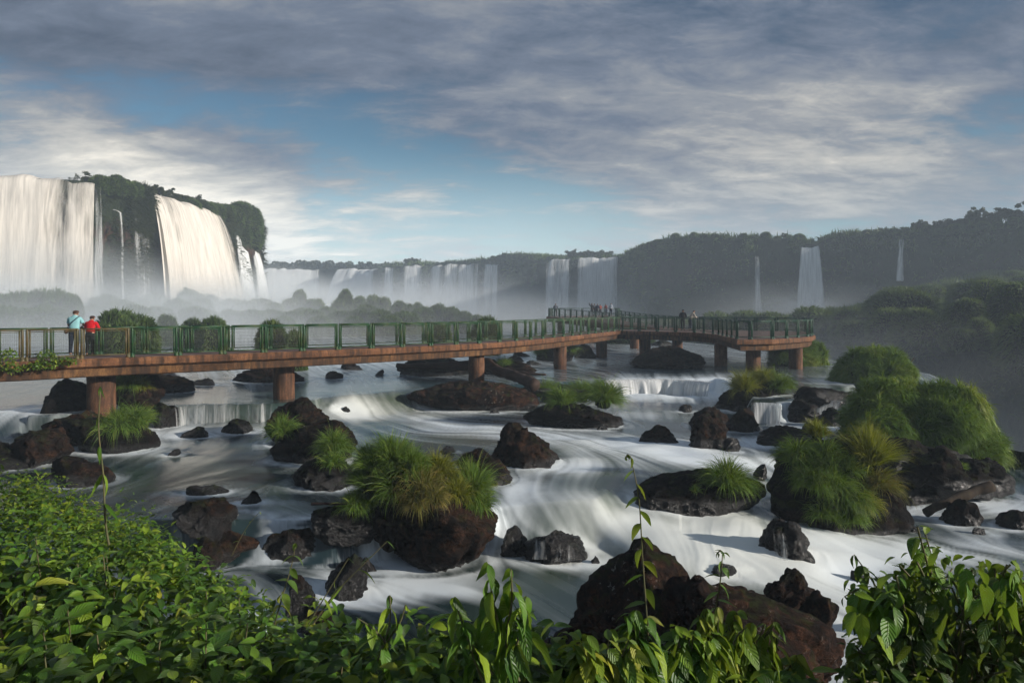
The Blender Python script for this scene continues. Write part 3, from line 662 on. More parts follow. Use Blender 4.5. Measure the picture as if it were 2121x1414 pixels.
T(1120, 728, 22, 'grass hanging on the dark rock behind the fourth pier', 'grass', 700, 1.2, .9)
T(1178, 722, 22, 'grass on the right of the dark rock behind the fourth pier', 'grass', 700, 1.2, .9)
T(1045, 752, 18, 'thin green grass on the driftwood rock right of the third pier', 'grass', 500, 1., .6)
T(2106, 972, 30, 'dark green bushy tuft at the right edge above the jagged rocks', 'grass', 900, 1., .6, d=23.5)
T(1985, 965, 16, 'small green tuft among the jagged rocks', 'grass', 300, 1., .6)

T(1700, 1062, 36, 'lowest hanging tuft at the left front of the grassy island', 'grass', 1200, 1.15, .95)
T(1762, 1072, 34, 'lowest hanging tuft near the bare foot of the grassy island', 'grass', 1100, 1.15, .95)
T(1664, 985, 34, 'tuft hanging over the black left shoulder of the grassy island', 'grass', 1000, 1.1, .9)
T(1728, 1000, 38, 'middle hanging tuft in the front of the grassy island', 'grass', 1200, 1.1, .9)
T(1008, 1000, 34, 'yellow-tipped tuft at the top right edge of the huge boulder', 'grass_yellow', 900, 1.1, .7)
T(735, 1045, 32, 'lowest dark tuft at the left end of the huge boulder', 'grass', 900, 1.1, .8)
T(862, 1042, 32, 'straw tuft trailing over the bare front of the huge boulder', 'grass_rust', 900, 1.2, .95)
T(895, 1030, 30, 'dry brownish tuft beside the straw tuft on the huge boulder', 'grass_rust', 700, 1.2, .95)
# shaggy mounds at the rim of the gorge
def mound(x0, x1, top, base, zw, seed, label, n, ln, d0=None, dr=.6, mat='grass', tones=('grass',), wid=.030, k=7, droop=1.0):
    w0 = Wz((x0 + x1) / 2, base, zw) if d0 is None else P((x0 + x1) / 2, base, d0)
    wid_ = (x1 - x0) / F * w0[1]; dep = wid_ * dr; dc = w0[1] + dep * .45; wid_ = (x1 - x0) / F * dc - ln * 1.1
    zt = H - (top - HY) / F * dc - ln * .45; zb = w0[2] - .8
    v, f = boulder(seed, (wid_, dep, (zt - zb) * 1.25), 5, 16, k, .12, 0, 1, .8)
    c = np.array((((x0 + x1) / 2 - CX) / F * dc, dc, zt - (zt - zb) * .625))
    root_o = empty('grass_mound', c); tag(root_o, label, 'grass mound')
    # lumps: the grass hangs in separate heads
    lum = fbm(v / max(.8, wid_ * .09) + seed, 2, seed + 3); nrm = v / (np.linalg.norm(v, axis=1)[:, None] + 1e-9)
    v = v + nrm * (np.clip(lum, -.5, .5) * ln * .9)[:, None]
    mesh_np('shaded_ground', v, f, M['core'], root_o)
    a, b, cc_ = v[f[:, 0]], v[f[:, 1]], v[f[:, 2]]; nr = np.cross(b - a, cc_ - a); ar = np.linalg.norm(nr, axis=1); nr /= ar[:, None] + 1e-12
    ok = ar * (nr[:, 2] > -.35) * (nr[:, 1] < .55)
    kk = rng.choice(len(f), n, p=ok / ok.sum()); u = rng.random((n, 2)); s = u.sum(1) > 1; u[s] = 1 - u[s]
    rt = a[kk] + (b - a)[kk] * u[:, :1] + (cc_ - a)[kk] * u[:, 1:]
    jit = np.stack([fbm(rt / max(.5, ln * 1.5) + 9, 2, 41 + i + seed) for i in range(3)], 1)
    dirn = nr[kk] * .9 + np.array((0, 0, .35)) + jit * 1.5 + rng.normal(size=(n, 3)) * .18
    L_ = ln * rng.uniform(.6, 1.3, n)
    v2, q2, rd = blades(rt, dirn, L_, wid * rng.uniform(.6, 1.3, n), droop * rng.uniform(.6, 1.4, n), 5)
    tone = np.repeat(np.clip(.45 + 1.2 * fbm(rt / max(1., wid_ * .15), 3, 61 + seed), 0, 1), 12)
    mesh_np('grass_cover', v2, q2, M[mat], root_o, attrs={'rnd': np.clip(rd * .4 + tone * .65, 0, 1)})
    return root_o
mound(1738, 1955, 782, 912, L1, 301, 'left half of the great shaggy grass mound, pale green on top', 16000, .55, d0=23.5, dr=.7)
mound(1835, 2082, 796, 962, L1, 302, 'right half of the great shaggy grass mound curving down to the gorge', 26000, .55, d0=22.5, dr=.6)
mound(1765, 1900, 846, 942, L1, 303, 'low front bulge of the great shaggy grass mound', 7000, .5, d0=22.4, dr=.6)
mound(1730, 1882, 716, 785, L0, 304, 'olive grass mound behind the great mound, at the lip of the gorge', 14000, .6, d0=36, dr=.6, wid=.05)
mound(1588, 1728, 706, 760, L0, 305, 'rounded green grass mound behind the two right piers', 9000, .65, d0=47, dr=.6, wid=.06)
# ---------------------------------------------------------------- walkway
DZ = 2.17; RH = 1.07
def offset_line(pts, w):
    p = np.array(pts, float); t = np.gradient(p, axis=0); t /= np.linalg.norm(t, axis=1)[:, None]
    return p + np.stack([-t[:, 1], t[:, 0]], 1) * w
def dense(pts, st=.5):
    p = np.array(pts, float); s = np.concatenate([[0], np.cumsum(np.linalg.norm(np.diff(p, axis=0), axis=1))])
    u = np.arange(0, s[-1], st); u = np.append(u, s[-1])
    return np.stack([np.interp(u, s, p[:, i]) for i in range(p.shape[1])], 1)
def outline_inset(o, w):
    o = np.array(o, float); n = len(o); r = []
    for i in range(n):
        a, b, c = o[i - 1], o[i], o[(i + 1) % n]
        e1 = (b - a) / (np.linalg.norm(b - a) + 1e-9); e2 = (c - b) / (np.linalg.norm(c - b) + 1e-9)
        n1 = np.array((-e1[1], e1[0])); n2 = np.array((-e2[1], e2[0])); m = n1 + n2; m /= np.linalg.norm(m) + 1e-9
        r.append(b + m * w / max(.5, m.dot(n1)))
    return np.array(r)
def prism(outline, levels, mat, name, parent, zf):
    """levels: (inset, z); outline counter-clockwise; zf(x, y) adds height"""
    bm = bmesh.new(); rings = []
    for ins, z in levels:
        o = outline_inset(outline, ins) if ins else np.array(outline)
        rings.append([bm.verts.new((p[0], p[1], z + zf(*p))) for p in o])
    n = len(outline)
    for a, b in zip(rings, rings[1:]):
        for i in range(n): bm.faces.new((a[i], b[i], b[(i + 1) % n], a[(i + 1) % n]))
    top = bm.faces.new(rings[0]); bot = bm.faces.new(rings[-1][::-1])
    bmesh.ops.triangulate(bm, faces=[top, bot])
    bmesh.ops.recalc_face_normals(bm, faces=bm.faces)
    o = bm_obj(name, bm, mat, parent, False)
    return o
flat = lambda x, y: 0.
def slab(outline, parent, zf=flat):
    prism(outline, [(.0, DZ), (-.03, DZ - .03), (-.05, DZ - .15), (-.04, DZ - .27), (.06, DZ - .33)], M['slab'], 'deck', parent, zf)
    prism(outline, [(.10, DZ + .006), (.10, DZ - .02)], M['deck'], 'paving', parent, zf)
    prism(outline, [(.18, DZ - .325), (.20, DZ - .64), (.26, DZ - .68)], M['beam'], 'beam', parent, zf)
# railing panel, one unit long on x
def cyl(p0, p1, r, n=8): return tube([p0, p1], r, n)
def panel_meshes(L, mat, midx):
    fr = [cyl((.08, 0, .10), (.08, 0, RH - .03), .028), cyl((L - .08, 0, .10), (L - .08, 0, RH - .03), .028),
          cyl((0, 0, RH), (L, 0, RH), .03), cyl((.02, 0, .12), (L - .02, 0, .12), .024), cyl((.08, 0, RH - .07), (L - .08, 0, RH - .07), .014)]
    v, q = join(fr)
    mf = mesh_np('railing_panel', v, q, mat); meF = mf.data; bpy.data.objects.remove(mf)
    ws = [box(x - .0019, x + .0019, -.002, .002, .13, RH - .07) for x in np.arange(.13, L - .1, .055)] + [box(.09, L - .09, -.004, .004, z - .0025, z + .0025) for z in np.arange(.22, RH - .1, .13)]
    v, q = join(ws); mw = mesh_np('mesh_infill', v, q, M['wire'], smooth=False); meW = mw.data; bpy.data.objects.remove(mw)
    ps = [tube([(0, 0, 0), (0, 0, .03), (0, 0, .14), (0, 0, .15)], [.10, .09, .055, .045], 10), tube([(0, 0, .13), (0, 0, RH - .02), (0, 0, RH + .03)], [.043, .043, .03], 10)]
    v, q = join(ps); mp = mesh_np('post', v, q, mat); meP = mp.data; bpy.data.objects.remove(mp)
    return meF, meW, meP
PM = {}
def rails(line, parent, matf, step=1.62, zf=flat, skip=None, gap=.13):
    p = dense(line, .05); s = np.concatenate([[0], np.cumsum(np.linalg.norm(np.diff(p[:, :2], axis=0), axis=1))])
    n = max(1, int(round(s[-1] / step))); at = lambda u: np.array([np.interp(u, s, p[:, i]) for i in range(2)])
    for k in range(n):
        a, b = at(s[-1] * k / n), at(s[-1] * (k + 1) / n)
        d = b - a; L = np.linalg.norm(d); d /= L
        a = a + d * gap * .5; L -= gap
        mt = matf(a); key = (mt, 0)
        if key not in PM: PM[key] = panel_meshes(1.5, M[mt], 0)
        meF, meW, meP = PM[key]
        za, zb = DZ + zf(*a), DZ + zf(*b)
        f = bpy.data.objects.new('railing_panel', meF); COL.objects.link(f); f.parent = parent
        f.location = (*a, za); f.rotation_euler = (0, -math.atan2(zb - za, L), math.atan2(d[1], d[0])); f.scale = (L / 1.5, 1, 1)
        w = bpy.data.objects.new('mesh_infill', meW); COL.objects.link(w); w.parent = f
        for x in (0., 1.5):
            q = bpy.data.objects.new('post', meP); COL.objects.link(q); q.parent = f; q.location = (x, 0, 0)
            q.scale = (1.5 / L, 1, 1)
def pier(px, d, zb, dia, parent, ztop=DZ - .6, x=None):
    x = (px - CX) / F * d if x is None else x
    zs = np.linspace(zb - .7, ztop, 14); v, q = tube([(x, d, z) for z in zs], [dia / 2 * (1.06 if i < 1 else 1.) for i in range(14)], 40)
    v[:, :2] += (fbm(v * 2.1, 3, 77) * .018)[:, None] * (v[:, :2] - (x, d)) / (dia / 2)
    hgt = v[:, 2] - zb
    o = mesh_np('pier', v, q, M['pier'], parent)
    return o
near_edge = [(-30, 21.4), (-26, 22.3), (-18.2, 24.0), (-14.9, 25.1), (-13.4, 25.9), (-12.3, 27.3), (-10.8, 28.3), (-8.6, 29.8), (-5, 31.9), (-1.5, 35.3), (.6, 38.3), (3.0, 42.9), (5.7, 48.6), (8.8, 55.4)]
near_edge = [(-30, 17.6), (-26, 18.9), (-17.4, 22.7), (-14.9, 25.0), (-12.0, 26.8), (-8.6, 29.3), (-5, 32.1), (-1.5, 35.5), (.6, 38.4), (3.0, 42.9), (5.7, 48.6), (8.8, 55.4)]
def smooth_line(p, it=2):
    p = np.array(p, float)
    for _ in range(it):
        q = [p[0]]
        for a, b in zip(p, p[1:]): q += [a * .75 + b * .25, a * .25 + b * .75]
        q.append(p[-1]); p = np.array(q)
    return p
ne = smooth_line(near_edge[:-1], 1); ne = np.vstack([ne, near_edge[-1]])
be = offset_line(ne, 2.3); be = be[:-1]; be = np.vstack([be, (6.9, 57.0)])
bridge = empty('footbridge', (0, 0, 0)); tag(bridge, 'long rust stained concrete walkway with green railings crossing the rapids from the left bank', 'footbridge')
slab(np.vstack([ne, be[::-1]]), bridge)
wornf = lambda a: 'olive' if a[0] < -14.3 else 'green'
rails(ne + np.array((-.05, .12)), bridge, wornf); rails(be + np.array((.05, -.12)), bridge, lambda a: 'green')
for a in ((210, 26.2, -.3, .98), (588, 30.3, 0., .9), (987, 36.9, .1, .86), (1160, 45, 0., .86)): pier(*a, bridge)
plat = empty('viewing_platform', (0, 0, 0)); tag(plat, 'angular concrete viewing platform with green railings on round orange piers, right of the walkway', 'platform')
fb = [(8.83, 55.4), (11.4, 53.4), (13.7, 51.4), (14.2, 48.0), (13.1, 39.6), (15.2, 40.0), (17.2, 41.6), (19.2, 43.7), (20.5, 46.2), (23., 53.4), (16.5, 57.5), (13.8, 60.6), (11.6, 59.3), (7.2, 57.3)]
slab(fb, plat)
fbi = outline_inset(fb, .14)
bg = lambda a: 'bluegreen'
rails(fbi[0:9], plat, bg, 1.55); rails(fbi[8:12], plat, bg, 1.6); rails(fbi[12:14], plat, bg, 1.6)
for a in ((1246, 55.6, 0, .88), (1336, 55.4, 0, .9), (1403, 58.5, 0, .88), (1493, 47.7, 0, .88), (1560, 43.2, 0, .9), (1648, 45.2, 0, .88)): pier(*a, plat)
far = empty('far_walkway', (0, 0, 0)); tag(far, 'distant railed walkway and lookout reaching out towards the misty canyon behind the main platform', 'footbridge')
zfar = lambda x, y: .75 * float(sstep(60, 92, np.array(y)))
ffr = [(13.2, 61.), (9.4, 74.), (4.4, 89.2)]
fo_ = [(13.5, 60.9), (9.7, 74.), (4.5, 89.), (5.6, 96.), (15.2, 98.), (14.2, 88.5), (12.4, 80), (13.0, 74.), (15.2, 61.)]
fo_ = fo_[::-1]
slab(fo_, far, zfar)
foi = outline_inset(fo_, .14)
rails(foi[0:9], far, bg, 1.7, zfar)
for x, y in ((12.2, 68), (9.4, 82), (6.5, 91), (13, 94)): pier(0, y, 0, .9, far, DZ - .5 + zfar(x, y), x)

# ---------------------------------------------------------------- people
def capsule_sdf_body(bones, balls, res=.018):
    """one continuous skin grown round a posed skeleton (union of tapered limbs, smoothed)"""
    pts = np.array([b[0] for b in bones] + [b[1] for b in bones]); pad = .2
    mn, mx = pts.min(0) - pad, pts.max(0) + pad
    ax = [np.arange(a, b, res) for a, b in zip(mn, mx)]
    return mn, mx, ax
def person(loc, rz, joints, radii, bones, cloth, label, group=None, scale=1., fingers=True, name='person'):
    """body = Skin modifier on a joint tree -> one mesh; clothes are children offset from it"""
    me = bpy.data.meshes.new('b'); names = list(joints)
    me.from_pydata([joints[k] for k in names], [(names.index(a), names.index(b)) for a, b in bones], []); me.update()
    o = bpy.data.objects.new('b', me); COL.objects.link(o)
    sk = o.modifiers.new('s', 'SKIN'); sk.use_smooth_shade = True
    for i, k in enumerate(names):
        s = me.skin_vertices[0].data[i]; r = radii[k]; s.radius = r if hasattr(r, '__len__') else (r, r)
        s.use_root = (k == 'pelvis')
    sb = o.modifiers.new('d', 'SUBSURF'); sb.levels = 2; sb.render_levels = 2
    dg = bpy.context.evaluated_depsgraph_get(); ev = o.evaluated_get(dg); em = bpy.data.meshes.new_from_object(ev)
    v = np.array([x.co[:] for x in em.vertices]); no = np.array([x.normal[:] for x in em.vertices]); polys = [list(p.vertices) for p in em.polygons]
    bpy.data.objects.remove(o)
    J = {k: np.array(p) for k, p in joints.items()}
    best = np.full(len(v), 1e9); lab = np.zeros(len(v), int); tt = np.zeros(len(v))
    for i, (a, b) in enumerate(bones):
        e = J[b] - J[a]; t_ = np.clip(((v - J[a]) @ e) / (e @ e + 1e-9), 0, 1); ra = np.mean(radii[a]); rb = np.mean(radii[b])
        d = np.linalg.norm(v - J[a] - t_[:, None] * e, axis=1) - (ra + (rb - ra) * t_)
        m_ = d < best; best[m_] = d[m_]; lab[m_] = i; tt[m_] = t_[m_]
    root = empty(name, loc, rz); root.scale = (scale,) * 3; tag(root, label, 'person', group)
    def sub(sel, off, mat, nm):
        f = [p for p in polys if all(sel[i] for i in p)]
        if not f: return
        used = sorted({i for p in f for i in p}); mp = {k: i for i, k in enumerate(used)}
        m2 = bpy.data.meshes.new(nm); m2.from_pydata([tuple(v[i] + no[i] * off) for i in used], [], [[mp[i] for i in p] for p in f]); m2.update()
        m2.polygons.foreach_set('use_smooth', [True] * len(m2.polygons)); m2.materials.append(M[mat])
        q = bpy.data.objects.new(nm, m2); COL.objects.link(q); q.parent = root
        if off: sd = q.modifiers.new('t', 'SOLIDIFY'); sd.thickness = off * .7; sd.offset = -1
    sub(np.ones(len(v), bool), 0, 'skin', 'body')
    bn = [f'{a}>{b}' for a, b in bones]
    for nm, mat, which, off in cloth:
        sel = np.zeros(len(v), bool)
        for key, lo, hi in which:
            for i, s in enumerate(bn):
                if s == key: sel |= (lab == i) & (tt >= lo) & (tt <= hi)
        if nm == 'hair':
            hc = J['head'] * .5 + J['crown'] * .5
            sel = sel & ((v[:, 2] > hc[2] + .02) | (v[:, 1] < hc[1] + .03)) & (v[:, 2] > J['neck'][2] + .04)
        sub(sel, off, mat, nm)
    return root, J
def human(loc, rz, label, shirt, legs, hair='hair', arms='rail', lean=.12, twist=0., bag=False, group=None, scale=1., head_turn=0., sleeves='long', shoes='dark', fingers=True, bald=False):
    L = lean
    J = dict(pelvis=(0, 0, .95), waist=(0, .02 + L * .25, 1.08), chest=(0, L * .8, 1.30), neckb=(0, L * 1.1, 1.46), neck=(0, L * 1.25 + .01, 1.52), head=(0, L * 1.3 + .04, 1.58), crown=(0, L * 1.3 + .04, 1.685), nose=(0, L * 1.3 + .135, 1.60))
    Rr = dict(pelvis=(.165, .125), waist=(.15, .115), chest=(.175, .13), neckb=(.085, .075), neck=(.058, .058), head=(.078, .088), crown=(.062, .075), nose=(.012, .012))
    B = [('pelvis', 'waist'), ('waist', 'chest'), ('chest', 'neckb'), ('neckb', 'neck'), ('neck', 'head'), ('head', 'crown'), ('head', 'nose')]
    for s, n in ((-1, 'l'), (1, 'r')):
        J['ear' + n] = (s * .088, L * 1.3 + .03, 1.60); Rr['ear' + n] = (.014, .022); B.append(('head', 'ear' + n))
        J['hip' + n] = (s * .095, 0, .88); J['knee' + n] = (s * .11, .03, .48); J['ank' + n] = (s * .115, -.02, .09); J['toe' + n] = (s * .13, .15, .035)
        Rr['hip' + n] = .095; Rr['knee' + n] = .06; Rr['ank' + n] = .042; Rr['toe' + n] = (.04, .032)
        B += [('pelvis', 'hip' + n), ('hip' + n, 'knee' + n), ('knee' + n, 'ank' + n), ('ank' + n, 'toe' + n)]
        J['sh' + n] = (s * .19, L * .95, 1.40); Rr['sh' + n] = .062; B.append(('chest', 'sh' + n))
        if arms == 'rail': el = (s * .27, L + .08, 1.13); wr = (s * .12, L + .33, 1.10)
        elif arms == 'photo' : el = (s * .27, L + .22, 1.30); wr = (s * .09, L + .33, 1.52)
        elif arms == 'wave' and s < 0: el = (s * .36, L + .05, 1.52); wr = (s * .33, L + .05, 1.76)
        else: el = (s * .25, L * .6, 1.14); wr = (s * .24, L * .6 + .08, .90)
        J['el' + n] = el; J['wr' + n] = wr; Rr['el' + n] = .042; Rr['wr' + n] = (.026, .03); B += [('sh' + n, 'el' + n), ('el' + n, 'wr' + n)]
        e = np.array(wr) - np.array(el); e /= np.linalg.norm(e); sd = np.cross(e, (0, 0, 1.)); sd /= np.linalg.norm(sd) + 1e-9
        pm = np.array(wr) + e * .07; J['palm' + n] = tuple(pm); Rr['palm' + n] = (.038, .018); B.append(('wr' + n, 'palm' + n))
        if fingers:
            for k in range(4):
                b0 = pm + sd * (k - 1.5) * .021 + e * .03; b1 = b0 + e * (.038, .044, .040, .03)[k] + np.array((0, 0, -.008)); b2 = b1 + e * .022 + np.array((0, 0, -.022))
                J[f'fa{k}' + n] = tuple(b0); J[f'fb{k}' + n] = tuple(b1); J[f'fc{k}' + n] = tuple(b2)
                for q in 'abc': Rr[f'f{q}{k}' + n] = .0095
                B += [('palm' + n, f'fa{k}' + n), (f'fa{k}' + n, f'fb{k}' + n), (f'fb{k}' + n, f'fc{k}' + n)]
            t0 = np.array(wr) + e * .035 - sd * s * .035; t1 = t0 + e * .04 - sd * s * .018
            J['ta' + n] = tuple(t0); J['tb' + n] = tuple(t1); Rr['ta' + n] = .011; Rr['tb' + n] = .010; B += [('wr' + n, 'ta' + n), ('ta' + n, 'tb' + n)]
    J = {k: (p[0], p[1], p[2]) for k, p in J.items()}
    arm = [('chest>sh' + n, 0, 1) for n in 'lr'] + ([('sh' + n + '>el' + n, 0, 1) for n in 'lr'] + [('el' + n + '>wr' + n, 0, .9) for n in 'lr'] if sleeves == 'long' else [('sh' + n + '>el' + n, 0, .65) for n in 'lr'])
    cloth = [('top', shirt, [('pelvis>waist', .1, 1), ('waist>chest', 0, 1), ('chest>neckb', 0, 1), ('neckb>neck', 0, .3)] + arm, .022),
             ('trousers', legs, [('pelvis>waist', 0, .35)] + [('pelvis>hip' + n, 0, 1) for n in 'lr'] + [('hip' + n + '>knee' + n, 0, 1) for n in 'lr'] + [('knee' + n + '>ank' + n, 0, .92) for n in 'lr'], .014),
             ('shoes', shoes, [('ank' + n + '>toe' + n, 0, 1) for n in 'lr'], .012),
             ('hair', hair, [('head>crown', 0, 1), ('neck>head', .3, 1), ('head>nose', 0, .01)], .022)]
    root, JJ = person(loc, rz, J, Rr, B, cloth, label, group, scale, fingers)
    if bag:
        p = [(-.19, -.02, .98), (-.17, -.14 + L * .3, 1.1), (-.02, -.155 + L * .8, 1.28), (.13, -.10 + L, 1.44), (.14, .02 + L, 1.485)]
        v, q = tube(smooth_line(p, 2), .016, 6); strap = mesh_np('bag_strap', v, q, M['navy'], root)
        v, f = boulder(5, (.14, .30, .22), 3, 20, 8, .05, 0, 1, .2); b_ = mesh_np('shoulder_bag', v, f, M['brown'], None); b_.location = Vector(root.location) + Matrix.Rotation(rz, 3, 'Z') @ Vector((-.26, .0, .95)); b_.rotation_euler = (0, 0, rz)
        tag(b_, 'small brown shoulder bag at the left hip of the person in teal', 'bag')
    return root
dk = DZ + .008
def at_px(px, y): return ((px - CX) / F * y, y)
g = 'two visitors on the near walkway'
x, y = at_px(153, 26.0); human((x, y, dk), R(10), 'person in a pale teal T-shirt with a dark cross-body strap standing at the near railing', 'teal', 'navy', 'hair', 'rail', .10, bag=True, group=g, scale=1.02, sleeves='short', shoes='shoe')
x, y = at_px(186, 26.0); human((x, y, dk), R(6), 'person in a bright red jacket with reddish hair standing beside the teal shirt', 'red', 'dark', 'brown', 'rail', .14, group=g, scale=.90)
g = 'visitors on the distant lookout'
for px, yy, sh, lg, arms, rz, sc, lb in ((1151, 90.5, 'grey', 'dark', 'rail', 0, 1.0, 'lone person in dark clothes at the left end of the distant lookout'),
        (1226, 95.5, 'dark', 'dark', 'wave', 0, 1.03, 'person in black raising one arm on the distant lookout'),
        (1232.5, 96.2, 'grey', 'navy', 'rail', .4, 1.0, 'person in grey beside the one raising an arm on the distant lookout'),
        (1237, 95.6, 'navy', 'dark', 'rail', -.3, .98, 'person in navy standing close to the person in grey on the distant lookout'),
        (1243.5, 95.8, 'brick', 'dark', 'photo', 0, .92, 'person in a brick red top in the middle of the distant group'),
        (1256, 96.0, 'brick', 'grey', 'rail', .7, .97, 'person in rusty brown leaning right on the distant lookout'),
        (1265, 95.6, 'white', 'navy', 'hang', -.5, 1.02, 'person in a pale blue shirt at the right of the distant group')):
    x, y = at_px(px, yy); human((x, y, DZ + zfar(x, y) + .01), rz, lb, sh, lg, 'hair', arms, .1, group=g, scale=sc, fingers=False)
g = 'two visitors leaning over the platform railing'
x, y = at_px(1414, 56.0); human((x, y, dk), R(-20), 'person in a dark blurred jacket at the back railing of the platform', 'dark', 'dark', 'dark', 'rail', .16, group=g, scale=1.0, fingers=False)
x, y = at_px(1429, 56.3); human((x, y, dk), R(-70), 'person in a beige jacket bending over the back railing of the platform', 'tan', 'navy', 'hair', 'rail', .30, group=g, scale=.96, fingers=False)

# ---------------------------------------------------------------- logs, driftwood
def log(p0, p1, r0, r1, label, seed, name='driftwood_log', bend=.1, mat='drift', n=22):
    p0, p1 = np.array(p0, float), np.array(p1, float); u = np.linspace(0, 1, n)[:, None]
    pts = p0 + (p1 - p0) * u; L = np.linalg.norm(p1 - p0)
    pts += np.stack([fbm(np.concatenate([u * 3, u * 0, u * 0 + i], 1), 2, seed + i) for i in range(3)], 1) * bend * L * .3
    v, q = tube(pts, (r0 + (r1 - r0) * u[:, 0]) * (1 + .15 * fbm(np.concatenate([u * 9, u * 0, u * 0], 1), 2, seed)), 14)
    c = (p0 + p1) / 2; v = v + (fbm(v * np.array((4., 4., 4.)), 3, seed)[:, None]) * min(r0, r1) * .35
    o = mesh_np(name, v - c, q, M[mat]); o.location = c; return tag(o, label, 'log')
log(P(1008, 752, 38.4), P(1108, 800, 33.4), .30, .26, 'thick pale brown driftwood log sloping down right of the third pier', 1)
log(P(822, 760, 38), P(992, 757, 37.2), .12, .30, 'long thin driftwood trunk floating left of the third pier', 2)
log(P(868, 741, 38.5), P(905, 757, 37.5), .05, .03, 'bleached thin branch above the floating trunk', 3, bend=.3, name='driftwood_branch')
log(P(1070, 771, 39.5), P(1130, 775, 39), .10, .06, 'slim dark driftwood stick at the waterline by the flat platform rock', 4)
log(P(1917, 1058, 17.7), P(2056, 1008, 18.1), .11, .15, 'dark fallen log lying aslant across the right hand rocks', 5, mat='bark')
log(P(645, 1043, 14.9), P(730, 1042, 14.6), .03, .03, 'straight pale stick resting on the black rock left of the huge boulder', 6, bend=.02, name='stick')
log(P(1880, 760, 42), P(1893, 742, 43), .06, .03, 'bare broken branch sticking out of the olive grass mound', 7, mat='bark', name='dead_branch')

# ---------------------------------------------------------------- small falls in the rapids
def cascade(top, bot, zt, zb, label, thr=.15, seed=0, dens=.6, name='cascade', n=60, lay=2):
    """sheet of water from the lip (pixel polyline on level zt) dropping to level zb"""
    a = dense([Wz(px, py, zt)[:2] for px, py in top], .08)
    out = bot
    t_ = np.gradient(a, axis=0); t_ /= np.linalg.norm(t_, axis=1)[:, None]; nr = np.stack([t_[:, 1], -t_[:, 0]], 1)
    nr[nr[:, 1] > 0] *= -1
    V_, Q, U, D, o = [], [], [], [], 0
    s = np.concatenate([[0], np.cumsum(np.linalg.norm(np.diff(a, axis=0), axis=1))])
    for l in range(lay):
        nv = 16; t = np.linspace(0, 1, nv); jit = fbm(np.stack([s * 4, s * 0 + l, s * 0], 1), 3, seed + l)
        wob = fbm(np.stack([s * 1.1, s * 0 + 5, s * 0], 1), 2, seed) * .18
        P_ = np.zeros((len(a), nv, 3))
        ext = (t[None, :] ** .8) * (thr * (1 + .5 * jit[:, None]) + .04 * l) + (t < .01) * -.25
        P_[:, :, :2] = (a + nr * wob[:, None])[:, None, :] + nr[:, None, :] * ext[..., None]
        P_[:, :, 2] = zt + .03 - .02 * l - (zt - zb + .06) * t[None, :] ** 1.6
        V_.append(P_.reshape(-1, 3)); Q.append(grid_q(len(a), nv, o)); o += P_.size // 3
        U.append(np.stack([np.repeat(s + l * 31, nv), np.tile(t * (zt - zb), len(a))], 1))
        e = np.clip(np.minimum(s, s[-1] - s) / .35, 0, 1)
        D.append((dens * (.55 + .45 * e)[:, None] + .25 * jit[:, None] + (t[None, :] - .4) * .15).ravel())
    o_ = mesh_np(name, np.concatenate(V_), np.concatenate(Q), M['cascade'], attrs={'dens': np.concatenate(D)}, uv=np.concatenate(U))
    return tag(o_, label, 'cascade')
cascade([(350, 846), (380, 841), (450, 839), (520, 838), (575, 836)], None, .02, -.75, 'wide curtain of thin water over the dark ledge left of the second pier', .12, 1, .30)
cascade([(1248, 788), (1300, 787), (1370, 786), (1420, 788), (1475, 792)], None, .03, -.75, 'white ledge fall in the middle of the river below the fifth and sixth piers', .5, 2, .85)
cascade([(1556, 836), (1585, 837), (1618, 839)], None, .02, -.72, 'split little fall right of the blocky brown rock', .45, 3, .7)
cascade([(1668, 826), (1700, 827), (1742, 832)], None, .02, -.72, 'narrow double chute between black rocks above the grassy island', .3, 4, .62)
def veil(px0, px1, pyt, pyb, label, seed, dens=.5, lean=0.):
    """water running over a boulder: follows the rock's own surface, just proud of it"""
    nu, nv = 26, 16; V_, D, U = [], [], []
    for i, px in enumerate(np.linspace(px0, px1, nu)):
        for j, py in enumerate(np.linspace(pyt, pyb, nv)):
            u = i / (nu - 1); t = j / (nv - 1)
            q = px + lean * t
            d = pick(q, py, 4.)
            V_.append(P(q, py, d - .05 - .07 * t)); D.append(dens * min(1, 3 * u, 3 * (1 - u), 4 * t + .1) + .15 * t - .12); U.append((u * (px1 - px0) / F * d * 1.2 + seed, t * .8))
    V_ = np.array(V_).reshape(nu, nv, 3)
    for _ in range(2):
        V_[1:-1, 1:-1, 1] = (V_[1:-1, 1:-1, 1] * 2 + V_[:-2, 1:-1, 1] + V_[2:, 1:-1, 1] + V_[1:-1, :-2, 1] + V_[1:-1, 2:, 1]) / 6
    o = mesh_np('cascade', V_.reshape(-1, 3), grid_q(nu, nv), M['cascade'], attrs={'dens': np.array(D)}, uv=np.array(U)); return tag(o, label, 'cascade')
veil(1096, 1140, 1112, 1158, 'fan of white water between the two black boulders right of the huge boulder', 7, .62)
veil(1140, 1208, 1120, 1162, 'thin drips of water over the black wet boulder', 8, .34)
veil(1585, 1640, 1092, 1160, 'veils of water down the left of the sloping black boulder', 9, .42, 6)
